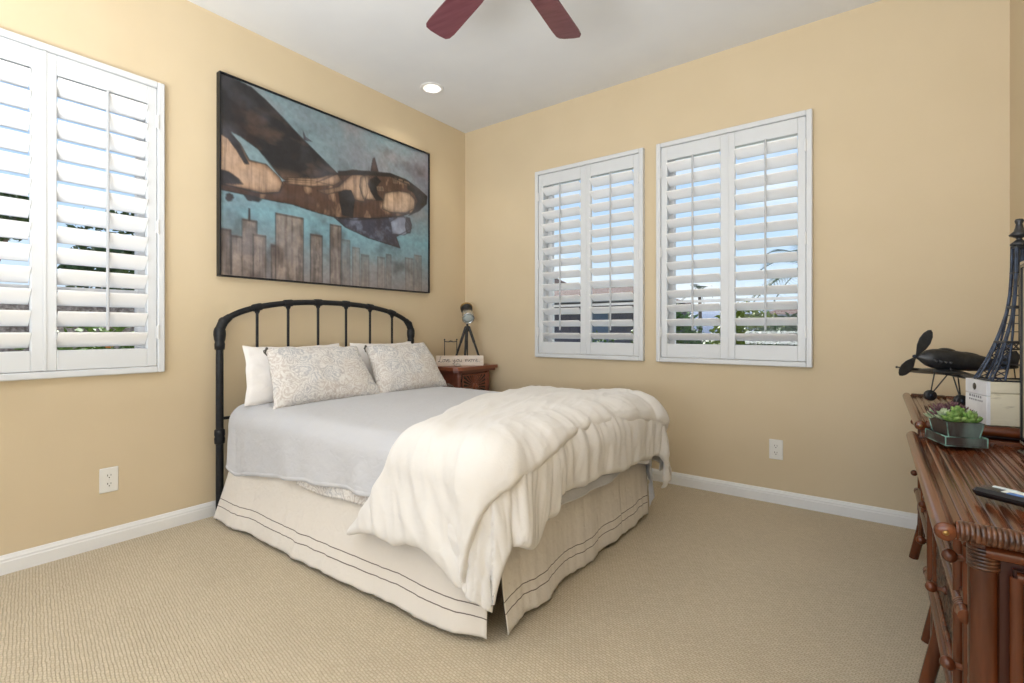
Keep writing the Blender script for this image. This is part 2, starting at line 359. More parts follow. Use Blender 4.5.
MB().box((W, YB, 0), (W+.1, 0, H)).build('wall_right', M['wall'], kind='structure')
MB().box((-TH, YB, -.1), (W+.1, TH, 0)).build('floor', M['carpet'], kind='structure')
# ceiling with a round opening for the downlight
cc = (.353, -.744); cr_ = .068
mb = MB(); n = 32
ring = [(cc[0]+cr_*math.cos(2*PI*k/n), cc[1]+cr_*math.sin(2*PI*k/n)) for k in range(n)]
def edge(x, y):
    dx, dy = x-cc[0], y-cc[1]; s = .3/max(abs(dx), abs(dy)); return (cc[0]+dx*s, cc[1]+dy*s)
sq = [edge(*q) for q in ring]
mb.add([(x, y, H) for x, y in ring]+[(x, y, H) for x, y in sq], [(k, n+k, n+(k+1) % n, (k+1) % n) for k in range(n)])
mb.add([(x, y, H) for x, y in ring]+[(x, y, H+.09) for x, y in ring], [(k, (k+1) % n, n+(k+1) % n, n+k) for k in range(n)])
mb.add([(x, y, H+.09) for x, y in ring], [tuple(range(n))])
X0, X1, Y0, Y1 = cc[0]-.3, cc[0]+.3, cc[1]-.3, cc[1]+.3
for a, b in (((-TH, YB), (W+.1, Y0)), ((-TH, Y1), (W+.1, TH)), ((-TH, Y0), (X0, Y1)), ((X1, Y0), (W+.1, Y1))):
    mb.add([(a[0], a[1], H), (b[0], a[1], H), (b[0], b[1], H), (a[0], b[1], H)], [(0, 3, 2, 1)])
mb.box((-TH, YB, H+.1), (W+.1, TH, H+.2))
mb.build('ceiling', M['ceiling'], kind='structure')
# baseboards: stepped profile
prof = [(0, 0), (.014, 0), (.014, .05), (.0115, .054), (.0115, .062), (.008, .068), (.005, .076), (0, .078)]
def base(name, axis, a0, a1, off=0, flip=1):
    if axis == 'x': mb = MB().prism([(-d, z) for d, z in prof], a0, a1, 'yz')          # on wall_back
    else: mb = MB().prism([(off+flip*d, z) for d, z in prof], a0, a1, 'xz')
    mb.build(name, M['trim'], kind='structure')
base('baseboard_back', 'x', 0, W); base('baseboard_left', 'y', YB, 0); base('baseboard_right', 'y', YB, 0, W, -1)

# windows (local: x along the wall, y outwards)
def window(name, loc, rz, w, label=None):
    z0, z1 = WZ[0]+IN, WZ[1]-IN; hw = w/2-IN
    root = bpy.data.objects.new(name, None); COL.objects.link(root); root.location = loc; root.rotation_euler = (0, 0, rz); root['kind'] = 'structure'
    t = .008
    lm = MB()
    lm.box((-hw, .02, z0), (-hw+t, TH+.01, z1)); lm.box((hw-t, .02, z0), (hw, TH+.01, z1)); lm.box((-hw+t, .02, z0), (hw-t, TH+.01, z0+t)); lm.box((-hw+t, .02, z1-t), (hw-t, TH+.01, z1))
    lm.build('window_liner', M['vinyl'], root)
    f = MB(); a, b = .095, .135; q = .04; h = hw-t
    f.box((-h, a, z0+t), (-h+q, b, z1-t), .004); f.box((h-q, a, z0+t), (h, b, z1-t), .004); f.box((-h+q, a, z0+t), (h-q, b, z0+t+q), .004); f.box((-h+q, a, z1-t-q), (h-q, b, z1-t), .004)
    fo = f.build('window_frame', M['vinyl'], root)
    mu = MB()
    for z in (1.20, 1.83): mu.box((-h+q, a+.008, z-.009), (h-q, a+.02, z+.009), .002)
    mu.build('window_muntin', M['vinyl'], fo)
    MB().box((-h+q, a+.022, z0+t+q), (h-q, a+.026, z1-t-q)).build('window_pane', M['glass'], root)
    return root
for i, (a, b) in enumerate(WB): window('window_%d' % (i+1), ((a+b)/2, 0, 0), 0, b-a)
window('window_3', (0, (WA[0]+WA[1])/2, 0), R(90), WA[1]-WA[0])

def shutter(loc, rz, w, tilt, label, group):
    root = thing('window_shutter', label, 'window shutter', loc, rz, group)
    z0, z1 = WZ; hw = w/2; fw = .030
    f = MB(); ya, yb = -.034, .02
    f.box((-hw, ya, z0), (-hw+fw, yb, z1), .004); f.box((hw-fw, ya, z0), (hw, yb, z1), .004)
    f.box((-hw+fw, ya, z0), (hw-fw, yb, z0+fw), .004); f.box((-hw+fw, ya, z1-fw), (hw-fw, yb, z1), .004)
    f.build('frame', M['shutter'], root)
    pw = hw-fw-.0015; st = .041; rail = .088; yc = -.010
    pz0, pz1 = z0+fw+.002, z1-fw-.002
    oz0, oz1 = pz0+rail, pz1-rail; nl = 13; pitch = (oz1-oz0)/nl
    for s in (-1, 1):
        xa, xb = (-pw, -.0012) if s < 0 else (.0012, pw)
        p = MB()
        p.box((xa, yc-.014, pz0), (xa+st, yc+.014, pz1), .003); p.box((xb-st, yc-.014, pz0), (xb, yc+.014, pz1), .003)
        p.box((xa+st, yc-.014, pz0), (xb-st, yc+.014, pz0+rail), .002); p.box((xa+st, yc-.014, pz1-rail), (xb-st, yc+.014, pz1), .002)
        if s > 0: p.box((-.004, yc-.018, pz0), (.008, yc-.014, pz1), .001)
        panel = p.build('shutter_panel', M['shutter'], root)
        lv = MB(); L_, T_ = .0445, .0058
        for i in range(nl):
            zc = oz0+(i+.5)*pitch; a = tilt+R(random.uniform(-.6, .6)); K = 14; sec = []
            for k in range(K):
                t = 2*PI*k/K; u = L_*math.cos(t); v = T_*math.sin(t)*(1 if abs(math.cos(t)) < .9 else .8)
                # inner edge (-y) raised
                sec.append((yc-u*math.cos(a)-v*math.sin(a), zc+u*math.sin(a)-v*math.cos(a)))
            A, B = xa+st+.0012, xb-st-.0012
            lv.add([(A, y, z) for y, z in sec]+[(B, y, z) for y, z in sec], [(k, (k+1) % K, K+(k+1) % K, K+k) for k in range(K)], True)
            lv.add([(A, y, z) for y, z in sec], [tuple(range(K))]); lv.add([(B, y, z) for y, z in sec], [tuple(range(K))[::-1]])
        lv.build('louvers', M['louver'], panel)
        xm = (xa+xb)/2+.006; yr = yc-L_*math.cos(tilt)-.006
        rd = MB().box((xm-.0055, yr-.005, oz0+pitch*.95), (xm+.0055, yr+.005, oz1-.004), .003)
        for i in range(1, nl): rd.tube([(xm, yr, oz0+(i+.5)*pitch+L_*math.sin(tilt)), (xm, yr+.012, oz0+(i+.5)*pitch+L_*math.sin(tilt))], .0012, 5)
        rd.build('tilt_rod', M['rod'], panel)
        for z in (z0+.2, (z0+z1)/2, z1-.2):
            xh = s*(pw+.001)
            h = MB(); h.tube([(xh, ya-.003, z-.035), (xh, ya-.003, z+.035)], .0042, 8)
            h.box((xh-.010, ya-.001, z-.03), (xh+.010, ya+.002, z+.03), .001)
            h.build('hinge', M['hinge'], root)
    return root
shutter(((WB[0][0]+WB[0][1])/2, 0, 0), 0, WB[0][1]-WB[0][0], R(31), 'white louvered shutters on the smaller-looking back wall window nearer the room corner', 'plantation shutters')
shutter(((WB[1][0]+WB[1][1])/2, 0, 0), 0, WB[1][1]-WB[1][0], R(31), 'white louvered shutters on the back wall window farther from the corner, above the bed foot', 'plantation shutters')
shutter((0, (WA[0]+WA[1])/2, 0), R(90), WA[1]-WA[0], R(49), 'white louvered shutters on the left wall beside the airplane painting', 'plantation shutters')

# outlets
def outlet(loc, rz, label):
    root = thing('wall_outlet', label, 'outlet', loc, rz, 'wall outlets')
    MB().box((-.036, -.006, -.058), (.036, -.0002, .058), .003).build('cover_plate', M['plastic'], root)
    for s in (-1, 1):
        c = MB(); pts = [(math.cos(a)*.0165*(1 if abs(math.cos(a)) < .8 else .92), math.sin(a)*.0145+s*.0195) for a in [2*PI*k/20 for k in range(20)]]
        c.prism(pts, -.0085, -.0055, 'xz'); so = c.build('receptacle', M['plastic'], root)
        k = MB(); k.box((-.0075, -.0092, s*.0195-.001), (-.0050, -.0084, s*.0195+.0075)); k.box((.0050, -.0092, s*.0195), (.0072, -.0084, s*.0195+.0070))
        k.lathe([(.0026, -.0092), (.0026, -.0084)], (0, 0, s*.0195-.0075), 10, axis='Y'); k.build('slots', M['slot'], so)
    MB().lathe([(.003, -.0075), (.003, -.006)], (0, 0, 0), 10, axis='Y').build('screw', M['plastic'], root)
outlet((2.434, 0, .313), 0, 'white duplex outlet on the back wall under the right window')
outlet((0, -2.497, .305), R(90), 'white duplex outlet on the left wall under the shuttered window beside the bed')

# downlight
dl = thing('recessed_ceiling_light', 'lit white recessed downlight in the ceiling near the corner', 'ceiling light', (cc[0], cc[1], H))
MB().lathe([(.062, .0), (.062, .05), (.060, .05), (.060, .0), (.080, -.0045), (.084, -.001), (.084, 0)][:0]+[(.060, .06), (.061, .0), (.064, -.004), (.080, -.005), (.084, -.001), (.084, .0)], n=32, caps=False).build('trim_ring', M['vinyl'], dl)
MB().lathe([(.0, .052), (.045, .050), (.058, .058)], n=24).build('bulb_face', M['lampglow'], dl)
sp = lamp('downlight_beam', 'SPOT', (cc[0], cc[1], H+.035), (0, 0, 0), 9, (1, .9, .76), spot_size=R(125), spot_blend=.6, shadow_soft_size=.04)

# ceiling fan
FZ = 2.42; fx, fy = 1.81, -1.765
fan = thing('ceiling_fan', 'ceiling fan with cherry red wooden blades above the bed', 'ceiling fan', (fx, fy, FZ))
MB().lathe([(.0, .32), (.075, .32), (.07, .29), (.04, .255), (.0, .255)], n=28).build('canopy', M['brass'], fan)
MB().tube([(0, 0, .08), (0, 0, .27)], .012, 12).build('downrod', M['brass'], fan)
MB().lathe([(0, .10), (.05, .10), (.10, .075), (.115, .03), (.11, -.02), (.08, -.05), (.04, -.06), (0, -.06)], n=32).build('motor_housing', M['brass'], fan)
for ang in (98.5, 161, 233, 305, 27):
    Mx = Matrix.Rotation(R(ang), 4, 'Z') @ Matrix.Rotation(R(11), 4, 'X')
    out = [(.17, -.05), (.30, -.060), (.56, -.066), (.60, -.062), (.618, -.050), (.622, -.02), (.620, .03), (.612, .055), (.595, .064), (.55, .066), (.30, .060), (.17, .05)]
    bl = MB().prism(out, -.004, .004, 'xy', Mx).build('fan_blade', M['fanwood'], fan); mod(bl, 'BEVEL', width=.0015, segments=2)
    ir = MB().box((.09, -.016, -.010), (.20, .016, -.0045), .002, Mx).box((.18, -.035, -.010), (.25, .035, -.0045), .002, Mx)
    ir.build('blade_iron', M['brass'], bl)

# ================================================================ PAINTING
ART = [["dark",[[-0.008,-0.009],[0.108,0.01],[0.163,0.049],[0.284,0.165],[0.399,0.267],[0.471,0.33],[0.497,0.366],[0.471,0.409],[0.365,0.411],[0.229,0.447],[0.214,0.432],[0.135,0.325],[0.068,0.282],[-0.008,0.26]]],["beige",[[-0.008,0.27],[0.042,0.294],[0.068,0.321],[0.101,0.394],[0.163,0.39],[0.214,0.442],[0.231,0.478],[0.214,0.524],[0.149,0.551],[0.081,0.547],[-0.008,0.548]]],["dark",[[-0.008,0.26],[0.029,0.267],[0.061,0.314],[0.084,0.372],[0.1,0.414],[0.084,0.42],[0.055,0.359],[0.024,0.311],[-0.008,0.298]]],["dark",[[-0.008,0.478],[0.029,0.479],[0.061,0.502],[0.076,0.524],[-0.008,0.552]]],["brown",[[0.229,0.458],[0.365,0.422],[0.48,0.319],[0.546,0.279],[0.626,0.261],[0.756,0.227],[0.849,0.232],[0.936,0.269],[0.993,0.306],[0.985,0.363],[0.923,0.434],[0.825,0.492],[0.69,0.542],[0.546,0.591],[0.453,0.598],[0.365,0.59],[0.268,0.575],[0.149,0.579],[-0.008,0.576],[-0.008,0.548],[0.149,0.551],[0.214,0.524]]],["beige",[[0.229,0.437],[0.365,0.394],[0.467,0.331],[0.493,0.367],[0.453,0.404],[0.348,0.45],[0.245,0.467]]],["beige",[[0.374,0.463],[0.471,0.409],[0.546,0.302],[0.61,0.291],[0.626,0.394],[0.606,0.461],[0.556,0.463],[0.537,0.411],[0.48,0.434],[0.417,0.472]]],["black",[[0.471,0.314],[0.626,0.257],[0.756,0.224],[0.869,0.239],[0.98,0.301],[0.898,0.269],[0.756,0.247],[0.586,0.293],[0.48,0.338]]],["dark",[[0.474,0.444],[0.504,0.417],[0.537,0.411],[0.556,0.463],[0.546,0.576],[0.493,0.572]]],["cream",[[0.586,0.312],[0.61,0.291],[0.639,0.293],[0.626,0.339],[0.643,0.382],[0.673,0.429],[0.602,0.443],[0.582,0.373]]],["black",[[0.639,0.305],[0.673,0.274],[0.7,0.296],[0.673,0.343],[0.681,0.389],[0.711,0.417],[0.673,0.431],[0.643,0.382],[0.631,0.337]]],["cream",[[0.677,0.341],[0.711,0.33],[0.716,0.353],[0.681,0.365]]],["cream",[[0.72,0.367],[0.802,0.326],[0.873,0.319],[0.913,0.357],[0.903,0.421],[0.849,0.467],[0.756,0.487],[0.707,0.476]]],["black",[[0.861,0.26],[0.923,0.282],[0.993,0.308],[0.99,0.361],[0.936,0.428],[0.869,0.478],[0.903,0.426],[0.928,0.36],[0.903,0.309],[0.861,0.296]]],["cream",[[0.767,0.251],[0.792,0.247],[0.797,0.276],[0.774,0.284]]],["cream",[[0.804,0.246],[0.83,0.244],[0.83,0.27],[0.809,0.277]]],["cream",[[0.84,0.246],[0.869,0.249],[0.878,0.264],[0.842,0.271]]],["slate",[[0.453,0.598],[0.69,0.542],[0.837,0.489],[0.888,0.562],[0.79,0.642],[0.814,0.714],[0.626,0.684],[0.508,0.644]]],["paleblue",[[0.756,0.548],[0.802,0.506],[0.861,0.49],[0.888,0.536],[0.878,0.591],[0.837,0.621],[0.767,0.626]]],["slate",[[0.854,0.497],[0.876,0.492],[0.888,0.541],[0.878,0.596],[0.856,0.601],[0.847,0.551]]],["black",[[0.019,0.596],[0.029,0.585],[0.042,0.589],[0.046,0.603],[0.039,0.622],[0.027,0.629],[0.018,0.619]]],["dark",[[0.081,0.58],[0.121,0.572],[0.146,0.584],[0.135,0.601],[0.094,0.603]]],["brown",[[0.641,0.256],[0.653,0.166],[0.664,0.155],[0.685,0.24]]],["slate",[[0.312,0.145],[0.322,0.175],[0.352,0.188],[0.316,0.191]]]]
CITY = [[-0.008,0.035,0.766],[0.039,0.077,0.794],[0.074,0.128,0.701],[0.115,0.161,0.771],[0.182,0.226,0.814],[0.2,0.312,0.637],[0.345,0.396,0.72],[0.435,0.486,0.64],[0.493,0.531,0.72],[0.546,0.582,0.756],[0.59,0.631,0.795],[0.679,0.722,0.792],[0.729,0.76,0.767],[0.849,0.898,0.771],[0.903,0.954,0.741]]
def painting():
    w, h = 1.548, 1.100
    root = thing('framed_painting', 'large black-framed painting of a propeller airplane over a city skyline', 'painting', (0, -1.246, 1.862))
    nx, ny = 380, 270
    U, V = np.meshgrid(np.linspace(0, 1, nx), np.linspace(0, 1, ny))
    rng = np.random.RandomState(3)
    def fnoise(fx_, fy_, seed, oct=4):
        r = np.random.RandomState(seed); out = np.zeros_like(U); amp = 1; tot = 0
        for o in range(oct):
            gx, gy = int(fx_*2**o)+2, int(fy_*2**o)+2; g = r.rand(gy, gx)
            x = U*(gx-1.001); y = V*(gy-1.001); xi = x.astype(int); yi = y.astype(int); a = x-xi; b = y-yi
            a = a*a*(3-2*a); b = b*b*(3-2*b)
            out += amp*((g[yi, xi]*(1-a)+g[yi, xi+1]*a)*(1-b)+(g[yi+1, xi]*(1-a)+g[yi+1, xi+1]*a)*b); tot += amp; amp *= .55
        return out/tot
    def lin(c): c = np.array(c)/255.; return np.where(c < .04045, c/12.92, ((c+.055)/1.055)**2.4)
    def mixc(C, c, a): return C*(1-a[..., None])+np.asarray(c)*a[..., None]
    def inside(poly):
        r = np.zeros(U.shape, bool); n_ = len(poly)
        for i in range(n_):
            x0, y0 = poly[i]; x1, y1 = poly[(i+1) % n_]
            if y0 == y1: continue
            c = ((y0 > V) != (y1 > V)) & (U < (x1-x0)*(V-y0)/(y1-y0)+x0); r ^= c
        return r
    def soft(m_, k):
        f = m_.astype(float)
        for _ in range(k):
            f[1:-1, 1:-1] = (f[1:-1, 1:-1]*2+f[:-2, 1:-1]+f[2:, 1:-1]+f[1:-1, :-2]+f[1:-1, 2:])/6
        return f
    C = np.ones(U.shape+(3,))*lin((122, 146, 154))
    C = mixc(C, lin((138, 126, 136)), np.clip(fnoise(3, 3, 1)*2.6-.7, 0, 1)*np.clip((U-.15)*1.6, 0, 1)*np.clip((.62-V)*3, 0, 1))
    C = mixc(C, lin((96, 98, 114)), np.clip(fnoise(4, 3, 9)*3-1.2, 0, 1)*np.clip((U-.35)*2, 0, 1)*np.clip((.55-V)*3, 0, 1)*.8)
    C = mixc(C, lin((160, 135, 130)), np.clip(fnoise(5, 4, 5)*3-1.6, 0, 1)*.5)
    C = mixc(C, lin((118, 164, 180)), np.clip(1-abs(V-.66)*5, 0, 1)*.75)
    C = mixc(C, lin((138, 130, 128)), np.clip((V-.76)*4.5, 0, 1)*.9)
    dr = fnoise(90, 3, 11, 3); drip = np.clip(dr*4-1.7, 0, 1)
    for k, (a, b, t) in enumerate(CITY):
        fade = 1 if k < 8 else .45
        poly = [(a, t), (b, t), (b, 1.1), (a, 1.1)]
        f = soft(inside(poly), 2)*fade
        col = (138, 125, 118) if k % 2 else (122, 110, 105)
        C = mixc(C, lin(col), f*.9); C = mixc(C, lin((60, 50, 46)), f*drip*.55)
        C = mixc(C, lin((165, 150, 138)), f*np.clip(fnoise(60, 20, 20+k)*4-1.9, 0, 1)*.5)
        for q in (a, b): C = mixc(C, lin((34, 30, 30)), soft(inside([(q-.0025, t), (q+.0025, t), (q+.0025, 1), (q-.0025, 1)]), 1)*.7*fade)
        C = mixc(C, lin((40, 36, 34)), soft(inside([(a, t), (b, t), (b, t+.012), (a, t+.012)]), 1)*.6*fade)
    C = mixc(C, lin((50, 45, 44)), soft(inside([(.097, .64), (.103, .64), (.104, .71), (.096, .71)]), 1))
    PAL = dict(dark=(32, 31, 33), beige=(178, 146, 120), brown=(84, 60, 48), black=(22, 20, 21), cream=(196, 168, 142), slate=(62, 62, 76), paleblue=(148, 158, 180))
    vdr = np.clip(fnoise(120, 4, 31, 3)*4-1.8, 0, 1)
    for k, (nm, poly) in enumerate(ART):
        ins = inside(poly); f = soft(ins, 1); C = mixc(C, lin(PAL[nm]), f)
        core = soft(ins, 70); rim = np.clip((.86-core)*2.6, 0, 1)*f
        if nm in ('beige', 'cream', 'brown', 'slate', 'paleblue'): C = mixc(C, lin((44, 32, 28)), rim*(.75 if nm != 'paleblue' else .4))
        if nm in ('beige', 'cream'): C = mixc(C, lin((206, 176, 150)), np.clip((core-.80)*4, 0, 1)*f*.55)
        if nm in ('beige', 'cream', 'brown'):
            C = mixc(C, lin((58, 40, 32)), f*vdr*(.42 if nm != 'brown' else .5)); C = mixc(C, lin((200, 165, 135)), f*np.clip(fnoise(26, 8, 50+k)*4-2.35, 0, 1)*(.35 if nm != 'brown' else .55))
        if nm == 'dark' and k == 0:
            C = mixc(C, lin((118, 92, 76)), f*np.clip(fnoise(7, 9, 77)*6-2.9, 0, 1)*np.clip((V-.02)*3.5, 0, 1)*.5)
            C = mixc(C, lin((165, 130, 105)), f*np.clip(fnoise(14, 9, 78)*5-1.9, 0, 1)*np.clip((V-.38)*7, 0, 1)*.85)
        if nm in ('slate', 'paleblue'): C = mixc(C, lin((120, 128, 150)), f*np.clip(fnoise(30, 24, 90+k)*4-2.0, 0, 1)*.6)
    A2 = w/h
    for k, (nm, poly) in enumerate(ART):
        if nm == 'cream' and len(poly) < 5: continue
        n_ = len(poly); best = np.full(U.shape, 9.)
        for i in range(n_):
            (x0, y0), (x1, y1) = poly[i], poly[(i+1) % n_]
            if (x0 < 0 and x1 < 0): continue
            dx, dy = (x1-x0)*A2, y1-y0; L2_ = dx*dx+dy*dy+1e-9
            t = np.clip(((U-x0)*A2*dx+(V-y0)*dy)/L2_, 0, 1)
            best = np.minimum(best, np.hypot((U-x0)*A2-t*dx, (V-y0)-t*dy))
        wd_ = .002+.007*fnoise(8, 6, 200+k)
        C = mixc(C, lin((26, 20, 20)), np.clip((wd_-best)/.004, 0, 1)*(.6 if k < 20 else .4))
    C = mixc(C, lin((112, 112, 122)), np.clip(.04+.30*np.clip(fnoise(6, 5, 61)*3-1.2, 0, 1)+.15*(U > 2), 0, 1))
    C = mixc(C, lin((58, 42, 36)), np.clip(fnoise(9, 6, 63)*5-3.0, 0, 1)*.5)
    C = C*(.78+.44*fnoise(70, 50, 40, 3))[..., None]
    xw = .028
    P = [[(xw, (U[j, i]-.5)*w, (.5-V[j, i])*h) for i in range(nx)] for j in range(ny)]
    mb = MB(); mb.grid(P, False)
    m = mat('oil_canvas', (.5, .5, .5), .33, spec=.5); b = m.node_tree.nodes['Principled BSDF']
    at = N(m, 'ShaderNodeVertexColor'); at.layer_name = 'paint'; L(m, at.outputs[0], b.inputs['Base Color'])
    nz = N(m, 'ShaderNodeTexNoise', Scale=55, Detail=5, Distortion=1.2); L(m, coords(m), nz.inputs['Vector'])
    bp = N(m, 'ShaderNodeBump', Strength=.35, Distance=.004); L(m, nz.outputs[0], bp.inputs['Height']); L(m, bp.outputs[0], b.inputs['Normal'])
    o = mb.build('canvas', m, root)
    ca = o.data.color_attributes.new('paint', 'FLOAT_COLOR', 'POINT')
    ca.data.foreach_set('color', np.concatenate([C, np.ones(U.shape+(1,))], 2).astype(np.float32).ravel())
    f = MB(); t = .008; a = w/2+t; b_ = h/2+t
    for s in (-1, 1):
        f.box((.001, s*(a-t), -b_), (.042, s*a, b_), .001); f.box((.001, -a+t, s*(b_-t)), (.042, a-t, s*b_), .001)
    f.build('frame', M['iron'], root)
    MB().box((.001, -w/2, -h/2), (.026, w/2, h/2)).build('backing_board', M['nightwood'], root)
painting()

# ================================================================ BED
def fn(x, y=0, z=0): return noise.noise(Vector((x, y, z)))
BX0, BX1, BY0, BY1, BZ, BR = .10, 1.93, -2.015, -.635, .598, .085     # outer faces of the dressed bed
ARC = PI/2*BR
def r_of(z, top=BZ): return ARC + (top-BR-z)                   # cloth run beyond the flat top for a hem at height z
def drape(s, t, off=0.0, flare=.06, top=BZ, gather=0.0, seed=0):
    """flat cloth coordinate (s along the bed, t across) -> point and normal on the bed's rounded box"""
    fx0, fy0, fy1 = BX1-BR, BY0+BR, BY1-BR*1.0
    ex = max(0, s-fx0); ey = (t-fy1) if t > fy1 else ((t-fy0) if t < fy0 else 0)
    cx_ = min(s, fx0); cy_ = min(max(t, fy0), fy1)
    r = math.hypot(ex, ey)
    crown = .014*(1-((t-(BY0+BY1)/2)/.69)**2)
    if r < 1e-6:
        return Vector((s, t, top+crown)), Vector((0, 0, 1))
    d = Vector((ex/r, ey/r, 0))
    if r < ARC:
        a = r/BR; o = BR*math.sin(a); dn = BR*(1-math.cos(a)); nrm = d*math.sin(a)+Vector((0, 0, math.cos(a)))
    else:
        q = r-ARC; g = 0
        if gather:
            along = math.atan2(d.y, d.x)*.25 + (s*1.0 if abs(ey) > ex else t*1.0)
            g = gather*min(1, q/.15)*fn(along*7+seed, seed*3.1, q*.6)
        o = BR+q*flare+g; dn = BR+q*.995; nrm = Vector((d.x, d.y, flare))
    cr_ = max(0, crown)*max(0, 1-r/ARC)
    return Vector((cx_, cy_, top+cr_))+d*o-Vector((0, 0, dn)), nrm.normalized()
def cr1(P, u):
    """Catmull-Rom through points at parameter 0..1"""
    n_ = len(P)-1; x = min(max(u, 0), 1)*n_; i = min(int(x), n_-1); f = x-i
    g = lambda k: Vector(P[min(max(k, 0), n_)])
    a, b, c, d = g(i-1), g(i), g(i+1), g(i+2)
    return .5*((2*b)+(c-a)*f+(2*a-5*b+4*c-d)*f*f+(3*b-a-3*c+d)*f**3)
def coons(Lc, Rc, Bc, Tc, u, v):
    l, r, b, t = cr1(Lc, v), cr1(Rc, v), cr1(Bc, u), cr1(Tc, u)
    return l*(1-u)+r*u+b*(1-v)+t*v-(Vector(Lc[0])*(1-u)*(1-v)+Vector(Rc[0])*u*(1-v)+Vector(Lc[-1])*(1-u)*v+Vector(Rc[-1])*u*v)

# iron bed frame
bed = thing('metal_bed', 'black iron bed frame with an arched spindle headboard against the left wall', 'bed', (.08, -1.372, 0))
hx = 0; hw = .672
def archz(y):  # height of the arch at y (relative)
    q = abs(y)/hw; return 1.012+.172*math.sqrt(max(0, 1-q**2.25))
arc = []
for k in range(41):
    a = PI*k/40; y = -hw*math.cos(a); arc.append((hx, y, archz(y)))
for s in (-1, 1):
    MB().tube([(hx, s*hw, 0), (hx, s*hw, .985)], .0185, 16).build('headboard_post', M['iron'], bed)
ar = MB().tube(arc, .0165, 14); ar.build('headboard_arch', M['iron'], bed)
for s in (-1, 1):
    c = MB()
    c.lathe([(.0, .90), (.024, .905), (.026, .935), (.023, .945), (.027, .96), (.030, .985), (.029, 1.005), (.024, 1.022), (.016, 1.032), (0, 1.036)], (hx, s*hw, 0), 18)
    p0, p1, p2 = Vector(arc[0 if s < 0 else 40]), Vector(arc[3 if s < 0 else 37]), Vector(arc[5 if s < 0 else 35])
    c.tube([p0, p1, p2], [.024, .025, .019], 14); c.ball(p1, .026, 14)
    c.build('corner_casting', M['iron'], bed)
    c = MB().lathe([(.019, .40), (.025, .405), (.026, .43), (.023, .44), (.026, .45), (.025, .475), (.019, .48)], (hx, s*hw, 0), 18); c.build('post_collar', M['iron'], bed)
for y in (-.474, -.291, -.095, .108, .300, .493):
    z = archz(y)
    sp_ = MB().tube([(hx, y, .52), (hx, y, z)], .0078, 10).build('spindle', M['iron'], bed)
    sl = (archz(y+.01)-archz(y-.01))/.02; d = Vector((0, 1, sl)).normalized()
    c = MB(); c.tube([Vector((hx, y, z))-d*.026, Vector((hx, y, z))-d*.018, Vector((hx, y, z))+d*.018, Vector((hx, y, z))+d*.026], [.0195, .0215, .0215, .0195], 14)
    c.tube([(hx, y, z-.035), (hx, y, z-.018)], [.010, .016], 12); c.build('spindle_joint', M['iron'], sp_)
MB().tube([(hx, -hw, .535), (hx, hw, .535)], .0085, 10).build('lower_crossbar', M['iron'], bed)
for s in (-1, 1):
    MB().box((0, s*.60-.012, .17), (1.78, s*.60+.012, .21), .003).build('side_rail', M['iron'], bed)
    MB().tube([(1.74, s*.58, 0), (1.74, s*.58, .17)], .018, 10).build('leg', M['iron'], bed)
MB().box((1.74, -.61, .17), (1.78, .61, .21), .003).build('foot_rail', M['iron'], bed)

bs = thing('box_spring', 'pale box spring on the iron bed frame hidden by the bed skirt', 'box spring', (.1, -1.325, .212))
MB().box((0.02, -.665, 0), (1.79, .665, .155), .025).build('base', M['mattress'], bs)
mt = MB().box((.125, -1.985, .37), (1.90, -.665, .585), .07).build('mattress', M['mattress']); tag(mt, 'mattress on the bed under the blue-grey coverlet', 'mattress')

# bed skirt: side and foot panels hanging to the carpet
sk = thing('bed_skirt', 'beige linen bed skirt with two dark stitched lines near its hem', 'bed skirt', (0, 0, .03))
def skirt_panel(path, z1, flare, name, seed, hemwave=.010):
    nu, nv = 150, 36; P = []; UVs = []
    for i in range(nu+1):
        u = i/nu; (x, y), (dx, dy), fl = path(u)
        row = []; uvr = []
        hem = .016+hemwave*(fn(u*5+seed, seed)+.6*fn(u*11, seed*2))+.004
        for j in range(nv+1):
            v = j/nv; z = hem+(z1-hem)*v; dn = 1-v
            o = (flare*fl)*dn**1.3 + dn**1.2*(.020*fn(u*9+seed, dn*.5, seed)+.010*fn(u*23, dn*.8, seed+4)+.004*fn(u*60, dn, 2))+.010*fn(u*4, dn*2, seed+9)*dn
            row.append((x+dx*o, y+dy*o, z-.03)); uvr.append((u*1.8, (z1-hem)*v))
        P.append(row); UVs.append(uvr)
    o = MB().grid(P, True, UVs).build(name, M['skirt'], sk); mod(o, 'SOLIDIFY', thickness=.003, offset=0); return o
def near(u):
    x = .135+u*(1.905-.135); y = -1.992
    fl = 1+.45*max(0, 1-u/.16)-.75*max(0, (u-.85)/.15)**1.5
    return (x, y), (0 if u > .03 else -.35, -1), fl
skirt_panel(near, .37, .074, 'side_panel', 3.3)
def foot(u):
    y = -1.945+u*(1.945-.66); return (1.895, y), (1, -.1*max(0, 1-u/.1)), .55+.45*max(0, 1-u/.25)
skirt_panel(foot, .42, .04, 'foot_panel', 8.1, .012)
def far_(u): return (.135+u*1.76, -.63), (0, 1), .6
skirt_panel(far_, .42, .04, 'side_panel', 12.4)

